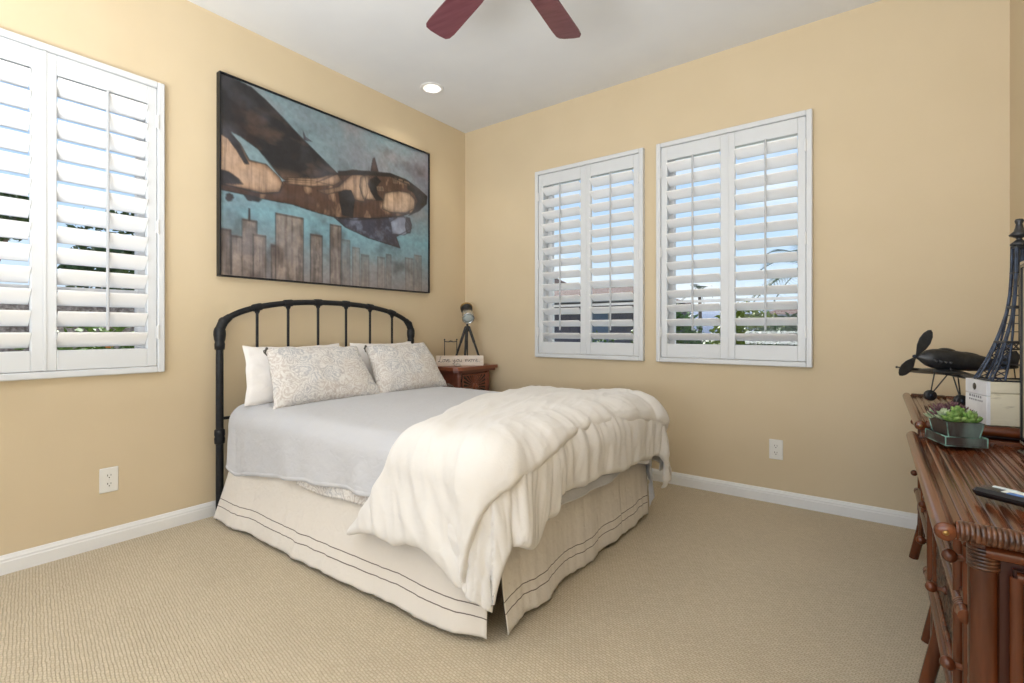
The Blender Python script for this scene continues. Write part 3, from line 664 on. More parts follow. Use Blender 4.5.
# patterned blanket peeping out below the coverlet
def cloth_patch(name, Lc, Rc, Bc, Tc, nu, nv, f, material, solid=.004, top=BZ, off=0, flare=.06, gather=0, seed=0, smooth=0, parent=None):
    P = []
    for i in range(nu+1):
        row = []
        for j in range(nv+1):
            u, v = i/nu, j/nv; q = coons(Lc, Rc, Bc, Tc, u, v)
            p, n_ = drape(q.x, q.y, 0, flare, top, gather, seed); row.append(p+n_*(off+f(u, v, q.x, q.y, p)))
        P.append(row)
    o = MB().grid(P, True).build(name, material, parent); mod(o, 'SOLIDIFY', thickness=solid, offset=1); return o
hemt = lambda z: BY0+BR-r_of(z)
def line(a, b, k=4): return [(a[0]+(b[0]-a[0])*i/k, a[1]+(b[1]-a[1])*i/k) for i in range(k+1)]
bl = cloth_patch('patterned_blanket', [(.80, hemt(.312)), (.80, -2.0)], [(1.75, hemt(.285)), (1.75, -2.0)], [(.80, hemt(.312)), (.88, hemt(.305)), (1.0, hemt(.302)), (1.2, hemt(.315)), (1.5, hemt(.32)), (1.75, hemt(.32))], line((.80, -2.0), (1.75, -2.0)), 90, 16, lambda u, v, s, t, p: .004*fn(s*14, v*2), M['paisley'], .004, off=-.010)
tag(bl, 'paisley blanket edge showing below the coverlet on the near side', 'blanket')

# coverlet
def fcov(u, v, s, t, p):
    side = min(1, max(0, (BY0+BR-t)/.2)); fs = min(1, max(0, (s-BX1+BR)/.2))
    return .003*fn(s*3, t*5, 1)+side*(.007*fn(s*6, t*2, 4)+.003*fn(s*17, t*5, 2))+fs*(.016*fn(t*8, s*2, 7)+.006*fn(t*21, 1, 3))+.0012*fn(s*30, t*30)
hb = [(.135, hemt(.275)), (.21, hemt(.245)), (.33, hemt(.268)), (.6, hemt(.305)), (.88, hemt(.338)), (1.2, hemt(.362)), (1.5, hemt(.375)), (1.75, hemt(.37)), (1.95, hemt(.36)), (2.10, hemt(.35))]
fs_ = BX1-BR+r_of(.335)
rb = [(2.10, hemt(.35)), (fs_+.02, -1.95), (fs_-.005, -1.6), (fs_+.0, -1.3), (fs_-.02, -1.0), (fs_+.01, -.8), (fs_+.04, -.66), (fs_+.12, -.50), (fs_+.15, -.35)]
cv = cloth_patch('coverlet', line((.135, hemt(.275)), (.15, -.35), 6), rb, hb, line((.15, -.35), (fs_+.15, -.35), 6), 150, 150, fcov, M['coverlet'], .006, off=.002, flare=.05, gather=.03, seed=2.2)
tag(cv, 'smooth blue-grey coverlet spread over the mattress', 'coverlet')
# stitched hem band of the coverlet
P = []
for i in range(161):
    u = i/160*.62; q = cr1(hb, u); row = []
    for k in range(4):
        p, n_ = drape(q.x, q.y+.001+k*.006, 0, .05, BZ, .03, 2.2); row.append(p+n_*(.0095+(.0012 if 0 < k < 3 else -.002)+fcov(0, 0, q.x, q.y, p)))
    P.append(row)
MB().grid(P, True).build('hem', M['coverlet'], cv)

# duvet, folded back on itself across the foot
du = thing('duvet', 'thick ivory duvet folded in two across the foot of the bed', 'duvet', (0, 0, 0))
Ya, Yb = BY0+BR, BY1-BR
def st_side(x, z): return (x, Ya-r_of(z))
def ft(y, z, add=0): return (BX1-BR+r_of(z)+add, y)
LEFT = [st_side(1.255, .215), st_side(1.33, .31), st_side(1.44, .47), (1.50, -1.93), (1.455, -1.80), (1.36, -1.6), (1.25, -1.33), (1.20, -1.05), (1.16, -.80), (1.12, -.55), (1.10, -.35)]
fold = [st_side(1.86, .185), st_side(1.925, .32), (1.965, Ya-.12), (1.965, -1.90), (1.945, -1.72), (1.925, -1.55), (1.92, -1.39), (1.925, -1.20), (1.94, -1.0), (1.96, -.80), (1.985, -.62), (2.02, -.48), (2.06, -.36)]
hemU = [st_side(1.255, .215), st_side(1.35, .245), st_side(1.46, .262), st_side(1.53, .248), st_side(1.60, .270), st_side(1.69, .27), st_side(1.76, .245), st_side(1.82, .195), st_side(1.86, .185)]
farU = line((1.10, -.35), (2.06, -.36), 6)
def bulge(s, t): return .055*min(1, max(0, (t+.74)/.14))*min(1, max(0, (s-1.45)/.4))
def ridged(x, y, z=0): return 1-abs(fn(x, y, z))*2
def fdu(u, v, s, t, p):
    e = min(1, u/.10)*1.0; e = math.sqrt(max(0, 1-(1-e)**2))
    e2 = min(1, (1-u)/.07); e2 = math.sqrt(max(0, 1-(1-e2)**2))
    b_ = min(1, v/.05); b_ = math.sqrt(max(0, 1-(1-b_)**2))
    th = .008+.034*e*(.12+.88*e2)*(.25+.75*b_)
    side = min(1, max(0, (Ya-t)/.25))
    wx = .25*fn(s*2, t*2, 5)
    w = .014*fn(s*5+wx*3, t*2.0+s*1.5, 2)+.007*ridged(s*9+t*3+wx*6, t*2.5-s*1.5, 6)+.004*ridged(s*17+t*6, t*5, 9)
    w += side*(.014*fn(s*11+t*2.5, t*1.3, 8)+.006*fn(s*24+t*5, t*2, 3))
    w += (.006*ridged(t*9+s*4, s*3.5, 12)+.003*ridged(t*19+s*2, s*6, 14))*max(0, (u-.5)/.5)
    puff = .006*max(0, 1-((t+.95)/.5)**2)*math.sin(PI*min(1, max(0, u)))
    return th+w*min(e+.3, 1)*(.3+.7*e2)+puff+bulge(s, t)
up = cloth_patch('folded_layer', LEFT, fold, hemU, farU, 190, 230, fdu, M['duvet'], .006, off=.012, flare=.05, gather=.03, seed=5.5, parent=du)
# lower layer
HL = [st_side(1.70, .26), st_side(1.80, .22), st_side(1.90, .17), (2.08, -2.38), (2.21, -2.32)]
RL = [(2.21, -2.32), (2.175, -2.13), ft(-2.0, .325), ft(-1.93, .31), ft(-1.86, .275), ft(-1.82, .285), ft(-1.79, .35), ft(-1.73, .345), ft(-1.70, .395), ft(-1.60, .402), ft(-1.45, .385), ft(-1.30, .392), ft(-1.1, .365), ft(-.95, .37), ft(-.80, .35), ft(-.68, .355), ft(-.58, .32), ft(-.50, .26), (BX1-BR+r_of(.27), -.40)]
LL = [st_side(1.70, .26), (1.74, -2.0), (1.72, -1.6), (1.72, -1.2), (1.74, -.8), (1.78, -.5), (1.80, -.33)]
TL_ = line((1.80, -.33), (BX1-BR+r_of(.27), -.40), 4)
def fdl(u, v, s, t, p):
    e2 = min(1, (1-u)/.10); e2 = math.sqrt(max(0, 1-(1-e2)**2)); b_ = min(1, v/.05)
    fsd = min(1, max(0, (s-BX1+BR)/.2))
    w = .012*fn(t*8+s*1.5, s*2.2, 15)+.008*ridged(t*15+s*3, s*3, 19)+.004*ridged(t*30+s*5, s*6, 22)
    w += fsd*.013*fn(t*17, s*3, 31)
    return .012+.026*e2*(.3+.7*b_)+w*(.35+.65*e2)+bulge(s, t)*.9
lo = cloth_patch('under_layer', LL, RL, HL, TL_, 120, 230, fdl, M['duvet'], .006, off=.004, flare=.06, gather=.03, seed=9.1, parent=du)

# pillows
def pillow(name, w, h, t, material, flange=0, seed=0):
    nu, nv = 56, 40; rows = {}
    def outline(u, v):
        x = u*w/2*(1-.055*(1-v*v))*(1-.085*v); y = v*h/2*(1-.075*(1-u*u))
        return x+.006*fn(v*3, seed), y+.007*fn(u*4, seed+3)
    mb = MB()
    for sgn in (1, -1):
        P = []
        for i in range(nu+1):
            row = []
            for j in range(nv+1):
                u, v = -1+2*i/nu, -1+2*j/nv; x, y = outline(u, v)
                k = max(0, (1-abs(u)**2.6)*(1-abs(v)**2.6))**.42
                z = sgn*t/2*k*(1+.12*fn(u*2, v*2, seed)); ed = (1-k)
                z += sgn*(.006*fn(u*5, v*5, seed+1)+.006*ed*fn(u*14, v*14, seed+2))*min(1, k*3)
                row.append((x, z, y))
            P.append(row if sgn > 0 else row)
        if sgn < 0: P = P[::-1]
        mb.grid(P, True)
    return mb.build(name, material)
def place(o, x, y, z, lean, rz=0, roll=0):
    # local x = width, y = thickness, z = height; face towards +x after the 90 degree turn
    o.matrix_world = Matrix.Translation((x, y, z)) @ Matrix.Rotation(R(-90+rz), 4, 'Z') @ Matrix.Rotation(R(lean), 4, 'X') @ Matrix.Rotation(R(roll), 4, 'Y')
pb = pillow('pillow', .66, .345, .105, M['pillow'], seed=1.3); place(pb, .183, -1.64, .765, 24, 0, 0)
tag(pb, 'white pillow behind the near paisley pillow, nearest the shuttered window', 'pillow', 'white pillows at the headboard')
pb2 = pillow('pillow', .58, .345, .105, M['pillow'], seed=4.1); place(pb2, .176, -.995, .765, 22)
tag(pb2, 'white pillow mostly hidden behind the far paisley pillow near the nightstand', 'pillow', 'white pillows at the headboard')
sh = pillow('pillow_sham', .63, .365, .15, M['paisley'], seed=2.7); place(sh, .352, -1.603, .757, 31, 0, -.3)
tag(sh, 'near paisley pillow in a grey and cream sham, leaning on a white pillow', 'pillow', 'paisley pillow shams')
sh2 = pillow('pillow_sham', .585, .365, .15, M['paisley'], seed=6.2); place(sh2, .335, -.972, .757, 30, 2, 1)
tag(sh2, 'far paisley pillow in a grey and cream sham, nearest the nightstand', 'pillow', 'paisley pillow shams')

M['tie'] = mat('dark_tie', (.10, .095, .085), .8)
for s_, w_ in ((sh, .63), (sh2, .60)):
    for sx_, sz_, n_ in ((1, -1, 2), (-1, 1, 2)):
        t_ = MB(); c_ = Vector((-sx_*w_/2*(.99-.085*sz_), .008, sz_*.172)); t_.ball(c_, .008, 8)
        for q in range(3): t_.tube([c_, c_+Vector((-sx_*(.006+.01*q), -.012+.010*q, -.018)), c_+Vector((-sx_*(.004+.012*q), -.014+.014*q, -.036))], .0028, 6)
        t_.build('corner_tie', M['tie'], s_)
# ================================================================ NIGHTSTAND CORNER
ns = thing('nightstand', 'red-brown wooden nightstand with a carved sunburst drawer in the room corner', 'nightstand', (.19, -.29, 0))
x0, x1, y0, y1 = -.16, .17, -.19, .185
MB().prism([(-.17, -.225), (.15, -.225), (.185, -.205), (.205, -.17), (.205, .25), (-.17, .25)], .700, .726).build('top', M['nighttop'], ns)
MB().prism([(-.165, -.21), (.14, -.21), (.175, -.19), (.19, -.16), (.19, .235), (-.165, .235)], .682, .700).build('moulding', M['nightwood'], ns)
MB().box((x0, y0, .06), (x1-.012, y1, .682), .003).build('body', M['nightwood'], ns)
for yy in (y0+.02, y1-.02):
    for xx in (x0+.02, x1-.012): MB().lathe([(.014, 0), (.018, .02), (.016, .05), (.021, .07), (.021, .60), (.018, .62), (.022, .64), (.022, .682)], (xx, yy, 0), 14).build('corner_post', M['nightwood'], ns)
for z0_, z1_ in ((.47, .665), (.255, .45), (.085, .24)):
    d = MB().box((x1-.016, y0+.045, z0_), (x1+.002, y1-.045, z1_), .003).build('drawer', M['carved'], ns)
    c = MB(); cy, cz = (y0+y1)/2, (z0_+z1_)/2; X = x1+.002
    for (ya, yb, za, zb) in ((y0+.045, y1-.045, z1_-.01, z1_), (y0+.045, y1-.045, z0_, z0_+.01), (y0+.045, y0+.055, z0_, z1_), (y1-.055, y1-.045, z0_, z1_)): c.box((X, ya, za), (X+.006, yb, zb), .002)
    for k in range(28):
        a = 2*PI*k/28; dy, dz = math.cos(a), math.sin(a); hy, hz = (y1-y0)/2-.058, (z1_-z0_)/2-.012
        rr = min(hy/max(1e-6, abs(dy)), hz/max(1e-6, abs(dz)))
        c.tube([(X+.001, cy+dy*.03, cz+dz*.03), (X+.002, cy+dy*rr, cz+dz*rr)], [.0025, .0055], 6)
    c.build('sunburst_carving', M['nighttop'], d)
    MB().lathe([(.0, .0), (.026, .0), (.027, .006), (.018, .010), (.010, .013), (.009, .020), (.014, .026), (.013, .032), (0, .035)], (X, cy, cz), 20, axis='X').build('knob', M['nighttop'], d)

# sign
sg = thing('word_sign', 'small whitewashed wooden sign reading Love you more on the nightstand', 'sign', (.243, -.333, .7265), R(42.5))
SL, SH_ = .375, .080
MB().box((-SL/2, -.009, 0), (SL/2, .009, SH_), .0015).build('board', M['signwood'], sg)
ST = []; WORDS = []   # handwritten strokes, unit: letter height 1, baseline 0
def S(*p): ST.append(list(p))
def adv(x0, pts): S(*[(x0+a, b) for a, b in pts])
x = 0
adv(0, [(.55, 1.25), (.45, 1.35), (.35, 1.2), (.25, .5), (.05, .02), (-.08, .08), (.1, .14), (.35, .0), (.75, .05)])            # L
adv(.75, [(.25, .65), (.08, .55), (.02, .25), (.15, .02), (.33, .1), (.4, .4), (.3, .63), (.25, .6), (.5, .55)])                # o
adv(1.25, [(-.02, .58), (.06, .62), (.18, .0), (.34, .62), (.40, .50)])                                                          # v
adv(1.65, [(-.0, .42), (.10, .30), (.32, .38), (.28, .64), (.12, .60), (.06, .3), (.14, .02), (.38, .03), (.55, .18)])                          # e
adv(2.65, [(0, .6), (.05, .25), (.2, .15), (.38, .6), (.36, .1), (.25, -.45), (.05, -.5), (.02, -.35), (.4, -.02), (.6, .15)])     # y
adv(3.3, [(.25, .65), (.08, .55), (.02, .25), (.15, .02), (.33, .1), (.4, .4), (.3, .63), (.25, .6), (.5, .55)])                 # o
adv(3.85, [(.0, .6), (.03, .15), (.15, .02), (.32, .2), (.38, .6), (.36, .1), (.5, .03)])                                        # u
adv(5.0, [(-.12, .55), (-.06, .62), (-.02, .02), (.04, .45), (.16, .64), (.24, .5), (.25, .02), (.31, .45), (.43, .64), (.51, .5), (.53, .08), (.66, .30), (.80, .58)])  # m
adv(5.75, [(.25, .65), (.08, .55), (.02, .25), (.15, .02), (.33, .1), (.4, .4), (.3, .63), (.25, .6), (.5, .55)])                # o
adv(6.3, [(.0, .55), (.1, .7), (.15, .02), (.18, .35), (.35, .62), (.45, .55)])                                                # r
adv(6.85, [(-.0, .45), (.10, .30), (.32, .38), (.28, .64), (.12, .60), (.06, .3), (.14, .02), (.38, .03), (.5, .12)])                           # e
k = .0425; ox = -SL/2+.020; lets = {}
for s_ in ST:
    wi = 0 if s_[0][0] < 2.5 else 1 if s_[0][0] < 4.6 else 2
    let = lets.setdefault(wi, MB())
    pts = [Vector((a, b, 0)) for a, b in s_]
    pp = [cr1(pts, i/(len(pts)*4)) for i in range(len(pts)*4+1)] if len(pts) > 2 else pts
    let.tube([(ox+p.x*k, -.0095, .030+p.y*k*.78) for p in pp], .0015, 6)
for let in lets.values(): let.build('lettering', M['ink'], sg)
MB().ball((ox+7.58*k, -.0098, .0315), .0021, 8).build('full_stop', M['ink'], sg)

stn = MB(); stn.ball((0, 0, .011), .02, 14, (1.5, .75, .55)); so = stn.build('pale_stone', M['stone']); so.location = (.292, -.415, .727); so.rotation_euler = (0, 0, R(40))
for v in so.data.vertices: v.co += Vector((1, 1, 1))*.002*fn(*(v.co*90))
tag(so, 'small pale stone in front of the word sign', 'stone')

# telescope on a tripod
tp = thing('tripod_telescope', 'black and silver spotting telescope on a black tripod in the corner', 'telescope', (.175, -.168, .7262))
ap = Vector((0, 0, .305))
MB().lathe([(.012, .27), (.016, .28), (.016, .305), (.010, .315), (.010, .345), (.014, .352), (.012, .37)], n=14).build('tripod_head', M['blackmetal'], tp)
for i, a in enumerate((4, 172, -95)):
    d = Vector((math.cos(R(a+35)), math.sin(R(a+35)), 0)); l = MB()
    k0 = ap+d*.014; k1 = Vector((0, 0, .06))+d*.098; k2 = Vector((0, 0, 0.004))+d*.118
    l.tube([k0, k0.lerp(k1, .5)], .0115, 8); l.tube([k0.lerp(k1, .45), k1, k2], [.009, .009, .009], 8); l.ball(k2+Vector((0, 0, .004)), .008, 10)
    l.ball(k0, .012, 10); l.tube([k0.lerp(k1, .45)-d*.002, k0.lerp(k1, .52)], .0105, 10)
    l.build('leg', M['blackmetal'], tp)
MB().tube([(0, 0, .07), (0, 0, .28)], .006, 8).build('centre_column', M['blackmetal'], tp)
q = Vector((.60, -.52, -.60)).normalized(); Mt = Matrix.Translation((.0, .0, .425)) @ q.to_track_quat('Z', 'Y').to_matrix().to_4x4() @ Matrix.Scale(1.22, 4)
MB().lathe([(0, -.075), (.036, -.073), (.040, -.062), (.040, -.035), (.032, -.028), (.030, .0), (.033, .004)], n=22, M=Mt).build('eyepiece_housing', M['blackmetal'], tp)
MB().lathe([(.033, .004), (.037, .01), (.041, .05), (.043, .056), (.043, .066), (.038, .068), (.036, .060)], n=22, M=Mt).build('silver_barrel', M['silver'], tp)
MB().lathe([(0, .064), (.02, .063), (.0365, .060)], n=22, M=Mt).build('lens', M['glass_lens'], tp)
MB().lathe([(.041, -.070), (.0435, -.066), (.0435, -.058), (.041, -.055)], n=22, M=Mt).build('brass_ring', M['brass'], tp)

fs2 = thing('wire_stand', 'tiny black wire stand beside the telescope, behind the sign', 'stand', (.10, -.288, .7262), R(38))
g = MB()
for s in (-1, 1):
    for t in (-1, 1): g.tube([(s*.050, t*.014, 0), (s*.050, t*.006, .19)], .0028, 8)
    g.ball((s*.050, 0, .205), .007, 10); g.tube([(s*.05, 0, .188), (s*.05, 0, .203)], .004, 8)
g.build('uprights', M['blackmetal'], fs2)
MB().tube([(-.052, 0, .190), (-.02, 0, .187), (0, 0, .193), (.02, 0, .187), (.052, 0, .190)], [.004, .0045, .007, .0045, .004], 8).build('top_rail', M['blackmetal'], fs2)
MB().tube([(-.05, 0, .05), (.05, 0, .05)], .0025, 8).build('lower_rail', M['blackmetal'], fs2)

# ================================================================ RATTAN CHESTS
def rattan_chest(loc, length, ztop, label, knob_rows, near_panel=True):
    """origin on the floor at the near front corner of the top; y runs away, x towards the wall"""
    c = thing('rattan_chest', label, 'chest of drawers', loc, 0, None)
    D = 3.388-loc[0]; Lg = length; r = .019; zt = ztop; r = .0155
    # top
    tp_ = MB(); tp_.box((.02, .02, zt-.030), (D, Lg-.02, zt-.012))
    n = 17; w = (D-.045)/n
    for k in range(n):
        xa = .040+k*w; P = []
        for yy in (.026, Lg-.026):
            P.append([(xa+w*.5-math.cos(PI*q/6)*w*.46, yy, zt-.013+math.sin(PI*q/6)*.0045) for q in range(7)])
        tp_.grid(P, True)
    top = tp_.build('cane_top', M['slats'], c)
    e_ = MB(); e_.tube([(r, -.004, zt-r), (r, Lg+.004, zt-r)], r, 16); e_.ball((r, -.006, zt-r), r*.96, 14, (1, .35, 1)); e_.ball((r, Lg+.006, zt-r), r*.96, 14, (1, .35, 1)); e_.build('front_edge_pole', M['rattan'], top)
    for yy in (r, Lg-r):
        e_ = MB().tube([(.03, yy, zt-r*1.02), (D, yy, zt-r*1.02)], r*.98, 14).build('side_edge_pole', M['rattan_x'], top)
        wr = MB()
        for k in range(13): wr.lathe([(r*.99, .034+k*.0065), (r*1.07, .036+k*.0065), (r*1.07, .0390+k*.0065), (r*.99, .0405+k*.0065)], (0, yy, zt-r), 16, axis='X')
        for q in range(7): wr.lathe([(r*.6, .033+q*.0), (r*.99, .033), (r*.99, .147), (r*.6, .147)][:4], (0, yy, zt-r), 16, axis='X') if q == 0 else None
        wr.build('cane_wrap', M['wrap'], e_)
    MB().lathe([(0, 0), (.0035, 0), (.0045, .002), (.003, .004), (0, .005)], (r, -.0135, zt-r), 12, axis='Y').build('brass_stud', M['brass'], top)
    # second thinner pole under the overhang
    for yy in (.045, Lg-.045): MB().tube([(.07, yy, zt-.052), (D, yy, zt-.052)], .011, 12).build('side_rail', M['rattan_x'], c)
    fx_ = .062                                                     # plane of the drawer fronts
    MB().box((fx_+.012, .062, .16), (D-.005, Lg-.062, zt-.030)).build('carcass', M['panel'], c)
    # legs / corner posts
    for yy in (.062, Lg-(.19 if near_panel else .062)):
        for xx, fl in ((.070, 1), (D-.032, 0)):
            l = MB(); l.tube([(xx-.034*fl, yy, 0), (xx-.022*fl, yy, .06), (xx-.003*fl, yy, .15), (xx, yy, .2), (xx, yy, zt-.034)], [.017, .0175, .019, .020, .020], 16)
            lo_ = l.build('leg', M['rattan_z'], c)
            if fl:
                for zc in (.215, zt-.085):
                    wr = MB()
                    for k in range(6): wr.lathe([(.0202, zc+k*.0062), (.0218, zc+.0015+k*.0062), (.0218, zc+.0045+k*.0062), (.0202, zc+.0062+k*.0062)], (xx, yy, 0), 16)
                    wr.build('cane_wrap', M['wrap'], lo_)
    # side panels with a moulded frame
    for s, yy in ((-1, .055), (1, Lg-.055)):
        p = MB(); p.box((.105, yy-.006, .18), (D-.06, yy+.006, zt-.075)); po = p.build('side_panel', M['panel'], c)
        f = MB(); a, b, z0_, z1_ = .108, D-.062, .19, zt-.085
        for q in ([(a, z0_), (a, z1_)], [(b, z0_), (b, z1_)]): f.tube([(q[0][0], yy+s*.008, q[0][1]), (q[1][0], yy+s*.008, q[1][1])], .009, 10)
        for q in ([(a, z0_), (b, z0_)], [(a, z1_), (b, z1_)]): f.tube([(q[0][0], yy+s*.008, q[0][1]), (q[1][0], yy+s*.008, q[1][1])], .009, 10)
        f.build('panel_moulding', M['rattan_z'], po)
    # drawers
    ya, yb = .100, Lg-.100
    rails = [zt-.052] + [k[0] for k in knob_rows]
    for i, (zr, kz, kys) in enumerate(knob_rows):
        z1_, z0_ = rails[i]-.014, rails[i+1]+.014
        d = MB(); nu, nv = 90, 18; P = []
        for a in range(nu+1):
            row = []
            for b in range(nv+1):
                y = ya+(yb-ya)*a/nu; z = z0_+(z1_-z0_)*b/nv
                ed = 0 if 0 < a < nu and 0 < b < nv else 1
                row.append((fx_-.002-.0035*(1-ed)*abs(math.sin(a*2.1+b*1.3)*math.cos(a*.9-b*2.3)), y, z))
            P.append(row)
        d.grid(P, True); d.box((fx_, ya, z0_), (fx_+.012, yb, z1_))
        do = d.build('drawer_front', M['weave'], c)
        f = MB()
        for q in ((ya, ya), (yb, yb)): f.tube([(fx_-.006, q[0], z0_), (fx_-.006, q[1], z1_)], .0085, 10)
        for z in (z0_, z1_): f.tube([(fx_-.006, ya, z), (fx_-.006, yb, z)], .0085, 10)
        f.build('drawer_moulding', M['rattan_z'], do)
        for ky in kys:
            k = MB(); k.lathe([(.010, .0), (.011, .003), (.0055, .008), (.005, .028)], n=14, axis='X', M=Matrix.Translation((fx_-.004, ky, kz)) @ Matrix.Rotation(PI, 4, 'Z'))
            k.ball((fx_-.032, ky, kz), .0122, 16); k.build('knob', M['rattan_z'], do)
    for zr in rails[1:]:
        o = MB().tube([(fx_-.012, .072, zr), (fx_-.012, Lg-.072, zr)], .0125, 12).build('cross_pole', M['rattan'], c)
        for yy in (.10, Lg-.10):
            wr = MB()
            for k in range(3): wr.lathe([(.0127, yy+k*.008), (.0148, yy+.002+k*.008), (.0148, yy+.006+k*.008), (.0127, yy+.0078+k*.008)], (fx_-.012, 0, zr), 12, axis='Y')
            wr.build('cane_wrap', M['wrap'], o)
    # divider posts on the drawer fronts
    for yy in ([.165, Lg-.165] if near_panel else [Lg*.5]):
        MB().tube([(fx_-.012, yy, rails[-1]), (fx_-.012, yy, zt-.03)], .0105, 12).build('front_post', M['rattan_z'], c)
    # apron braces
    for s, y0_ in ((1, .075), (-1, Lg-.075)):
        MB().tube([(fx_+.0, y0_, .08), (fx_-.004, y0_+s*.05, .13), (fx_-.006, y0_+s*.13, rails[-1]-.012)], .0085, 10).build('brace', M['rattan_z'], c)
    MB().box((fx_+.01, .08, .16), (fx_+.02, Lg-.08, rails[-1])).build('apron', M['weave'], c)
    return c
rattan_chest((2.980, -2.125, 0), .915, .688, 'nearer and slightly lower rattan pole chest of drawers, holding the planter and remote', [(.505, .598, (.10, .44, .78)), (.285, .385, (.13, .47, .80))])
rattan_chest((3.000, -1.205, 0), .85, .724, 'farther and slightly taller rattan pole chest, holding the model plane and crate', [(.530, .627, (.16, .62)), (.305, .415, (.16, .62))], False)

# ================================================================ THINGS ON THE CHESTS
ZN, ZF = .6885, .7245
# planter with succulents
pl = thing('succulent_planter', 'dark weathered wooden planter of green and purple succulents on a tray', 'planter', (3.084, -1.342, ZN-.0005), R(17))
t = MB(); a, b = .046, .060
t.box((-a, -b, .0), (a, b, .006)); 
for s in (-1, 1):
    t.box((s*a-.004*s-.004, -b, .006), (s*a-.004*s+.004, b, .026), .001); t.box((-a+.008, s*b-.004*s-.004, .006), (a-.008, s*b-.004*s+.004, .026), .001)
tr_ = t.build('tray', M['planterwood'], pl)
g = MB(); z = .0265
g.tube([(-a, -b, z), (a, -b, z), (a, b, z), (-a, b, z)], .0016, 6, closed=True); g.tube([(-a, -b, .002), (a, -b, .002), (a, b, .002), (-a, b, .002)], .0016, 6, closed=True)
for sx_ in (-1, 1):
    for sy_ in (-1, 1): g.tube([(sx_*a, sy_*b, .002), (sx_*a, sy_*b, z)], .0016, 6)
g.build('tray_edge', M['verdigris'], tr_)
def frus(mb, a0, b0, z0_, a1, b1, z1_):
    mb.add([(-a0, -b0, z0_), (a0, -b0, z0_), (a0, b0, z0_), (-a0, b0, z0_), (-a1, -b1, z1_), (a1, -b1, z1_), (a1, b1, z1_), (-a1, b1, z1_)], [(0, 3, 2, 1), (0, 1, 5, 4), (1, 2, 6, 5), (2, 3, 7, 6), (3, 0, 4, 7)])
bx = MB(); frus(bx, .031, .044, .007, .041, .054, .066)
bx.add([(-.041, -.054, .066), (.041, -.054, .066), (.041, .054, .066), (-.041, .054, .066), (-.035, -.048, .066), (.035, -.048, .066), (.035, .048, .066), (-.035, .048, .066), (-.035, -.048, .056), (.035, -.048, .056), (.035, .048, .056), (-.035, .048, .056)],
       [(0, 1, 5, 4), (1, 2, 6, 5), (2, 3, 7, 6), (3, 0, 4, 7), (4, 5, 9, 8), (5, 6, 10, 9), (6, 7, 11, 10), (7, 4, 8, 11)])
bo = bx.build('planter_box', M['planterwood'], pl)
sm = MB()
for yy in (-.018, .022): sm.box((-.0425-.004, yy-.002, .008), (-.040, yy+.002, .064), 0, Matrix.Rotation(0, 4, 'Z'))
MB().box((-.036, -.049, .050), (.036, .049, .060)).build('soil', M['soil'], pl)
e_ = MB()
for sx_ in (-1, 1):
    for sy_ in (-1, 1): e_.tube([(sx_*.0315, sy_*.0445, .008), (sx_*.0413, sy_*.0543, .066)], .0016, 6)
e_.build('box_edge', M['verdigris'], bo)
def leaf(mb, base, d, ln, wd, th, up=.3):
    d = Vector(d).normalized(); side = d.cross(Vector((0, 0, 1))); side = side.normalized() if side.length > .01 else Vector((1, 0, 0)); nn = side.cross(d)
    rs = [(0, .35), (.25, .8), (.55, 1), (.8, .8), (.95, .35), (1.0, .03)]; K = 7; vv = []
    for q, k in rs:
        c_ = Vector(base)+d*ln*q+Vector((0, 0, 1))*up*ln*q*q
        for i in range(K):
            a_ = 2*PI*i/K; vv.append(c_+side*math.cos(a_)*wd*k+nn*math.sin(a_)*th*k)
    F = [(i*K+k, i*K+(k+1) % K, (i+1)*K+(k+1) % K, (i+1)*K+k) for i in range(len(rs)-1) for k in range(K)]
    mb.add(vv, F, True)
def rosette(c, r, rings, wd, th, material, name='succulent'):
    mb = MB()
    for q in range(rings):
        n_ = 5+(rings-q)*1; el = R(12+68*q/max(1, rings-1)); ln = r*(1-.55*q/rings)
        for k in range(n_):
            a_ = 2*PI*(k+.5*(q % 2))/n_+random.uniform(-.12, .12)
            leaf(mb, (c[0], c[1], c[2]+.004*q), (math.cos(a_)*math.cos(el), math.sin(a_)*math.cos(el), math.sin(el)), ln*random.uniform(.9, 1.1), wd*(1-.4*q/rings), th)
    return mb.build(name, material, pl)
for (x, y, z, r, n_, w_, t_, mt_) in [(-.018, -.034, .074, .028, 3, .0105, .0065, 'succ_green'), (.022, -.038, .074, .028, 3, .0095, .006, 'succ_green'), (.004, -.006, .084, .027, 3, .0105, .0065, 'succ_green'), (.032, -.008, .074, .028, 3, .007, .004, 'succ_grey'),
                                   (-.030, -.008, .074, .026, 4, .0055, .0035, 'succ_grey'), (-.024, .030, .076, .036, 5, .0045, .003, 'succ_purple'), (.008, .034, .080, .036, 5, .0050, .003, 'succ_purple'), (.034, .030, .076, .032, 4, .005, .003, 'succ_purple'), (-.036, .048, .068, .026, 4, .004, .003, 'succ_grey')]:
    rosette((x*.88, y*.88, z-.008), r, n_, w_, t_, M[mt_])

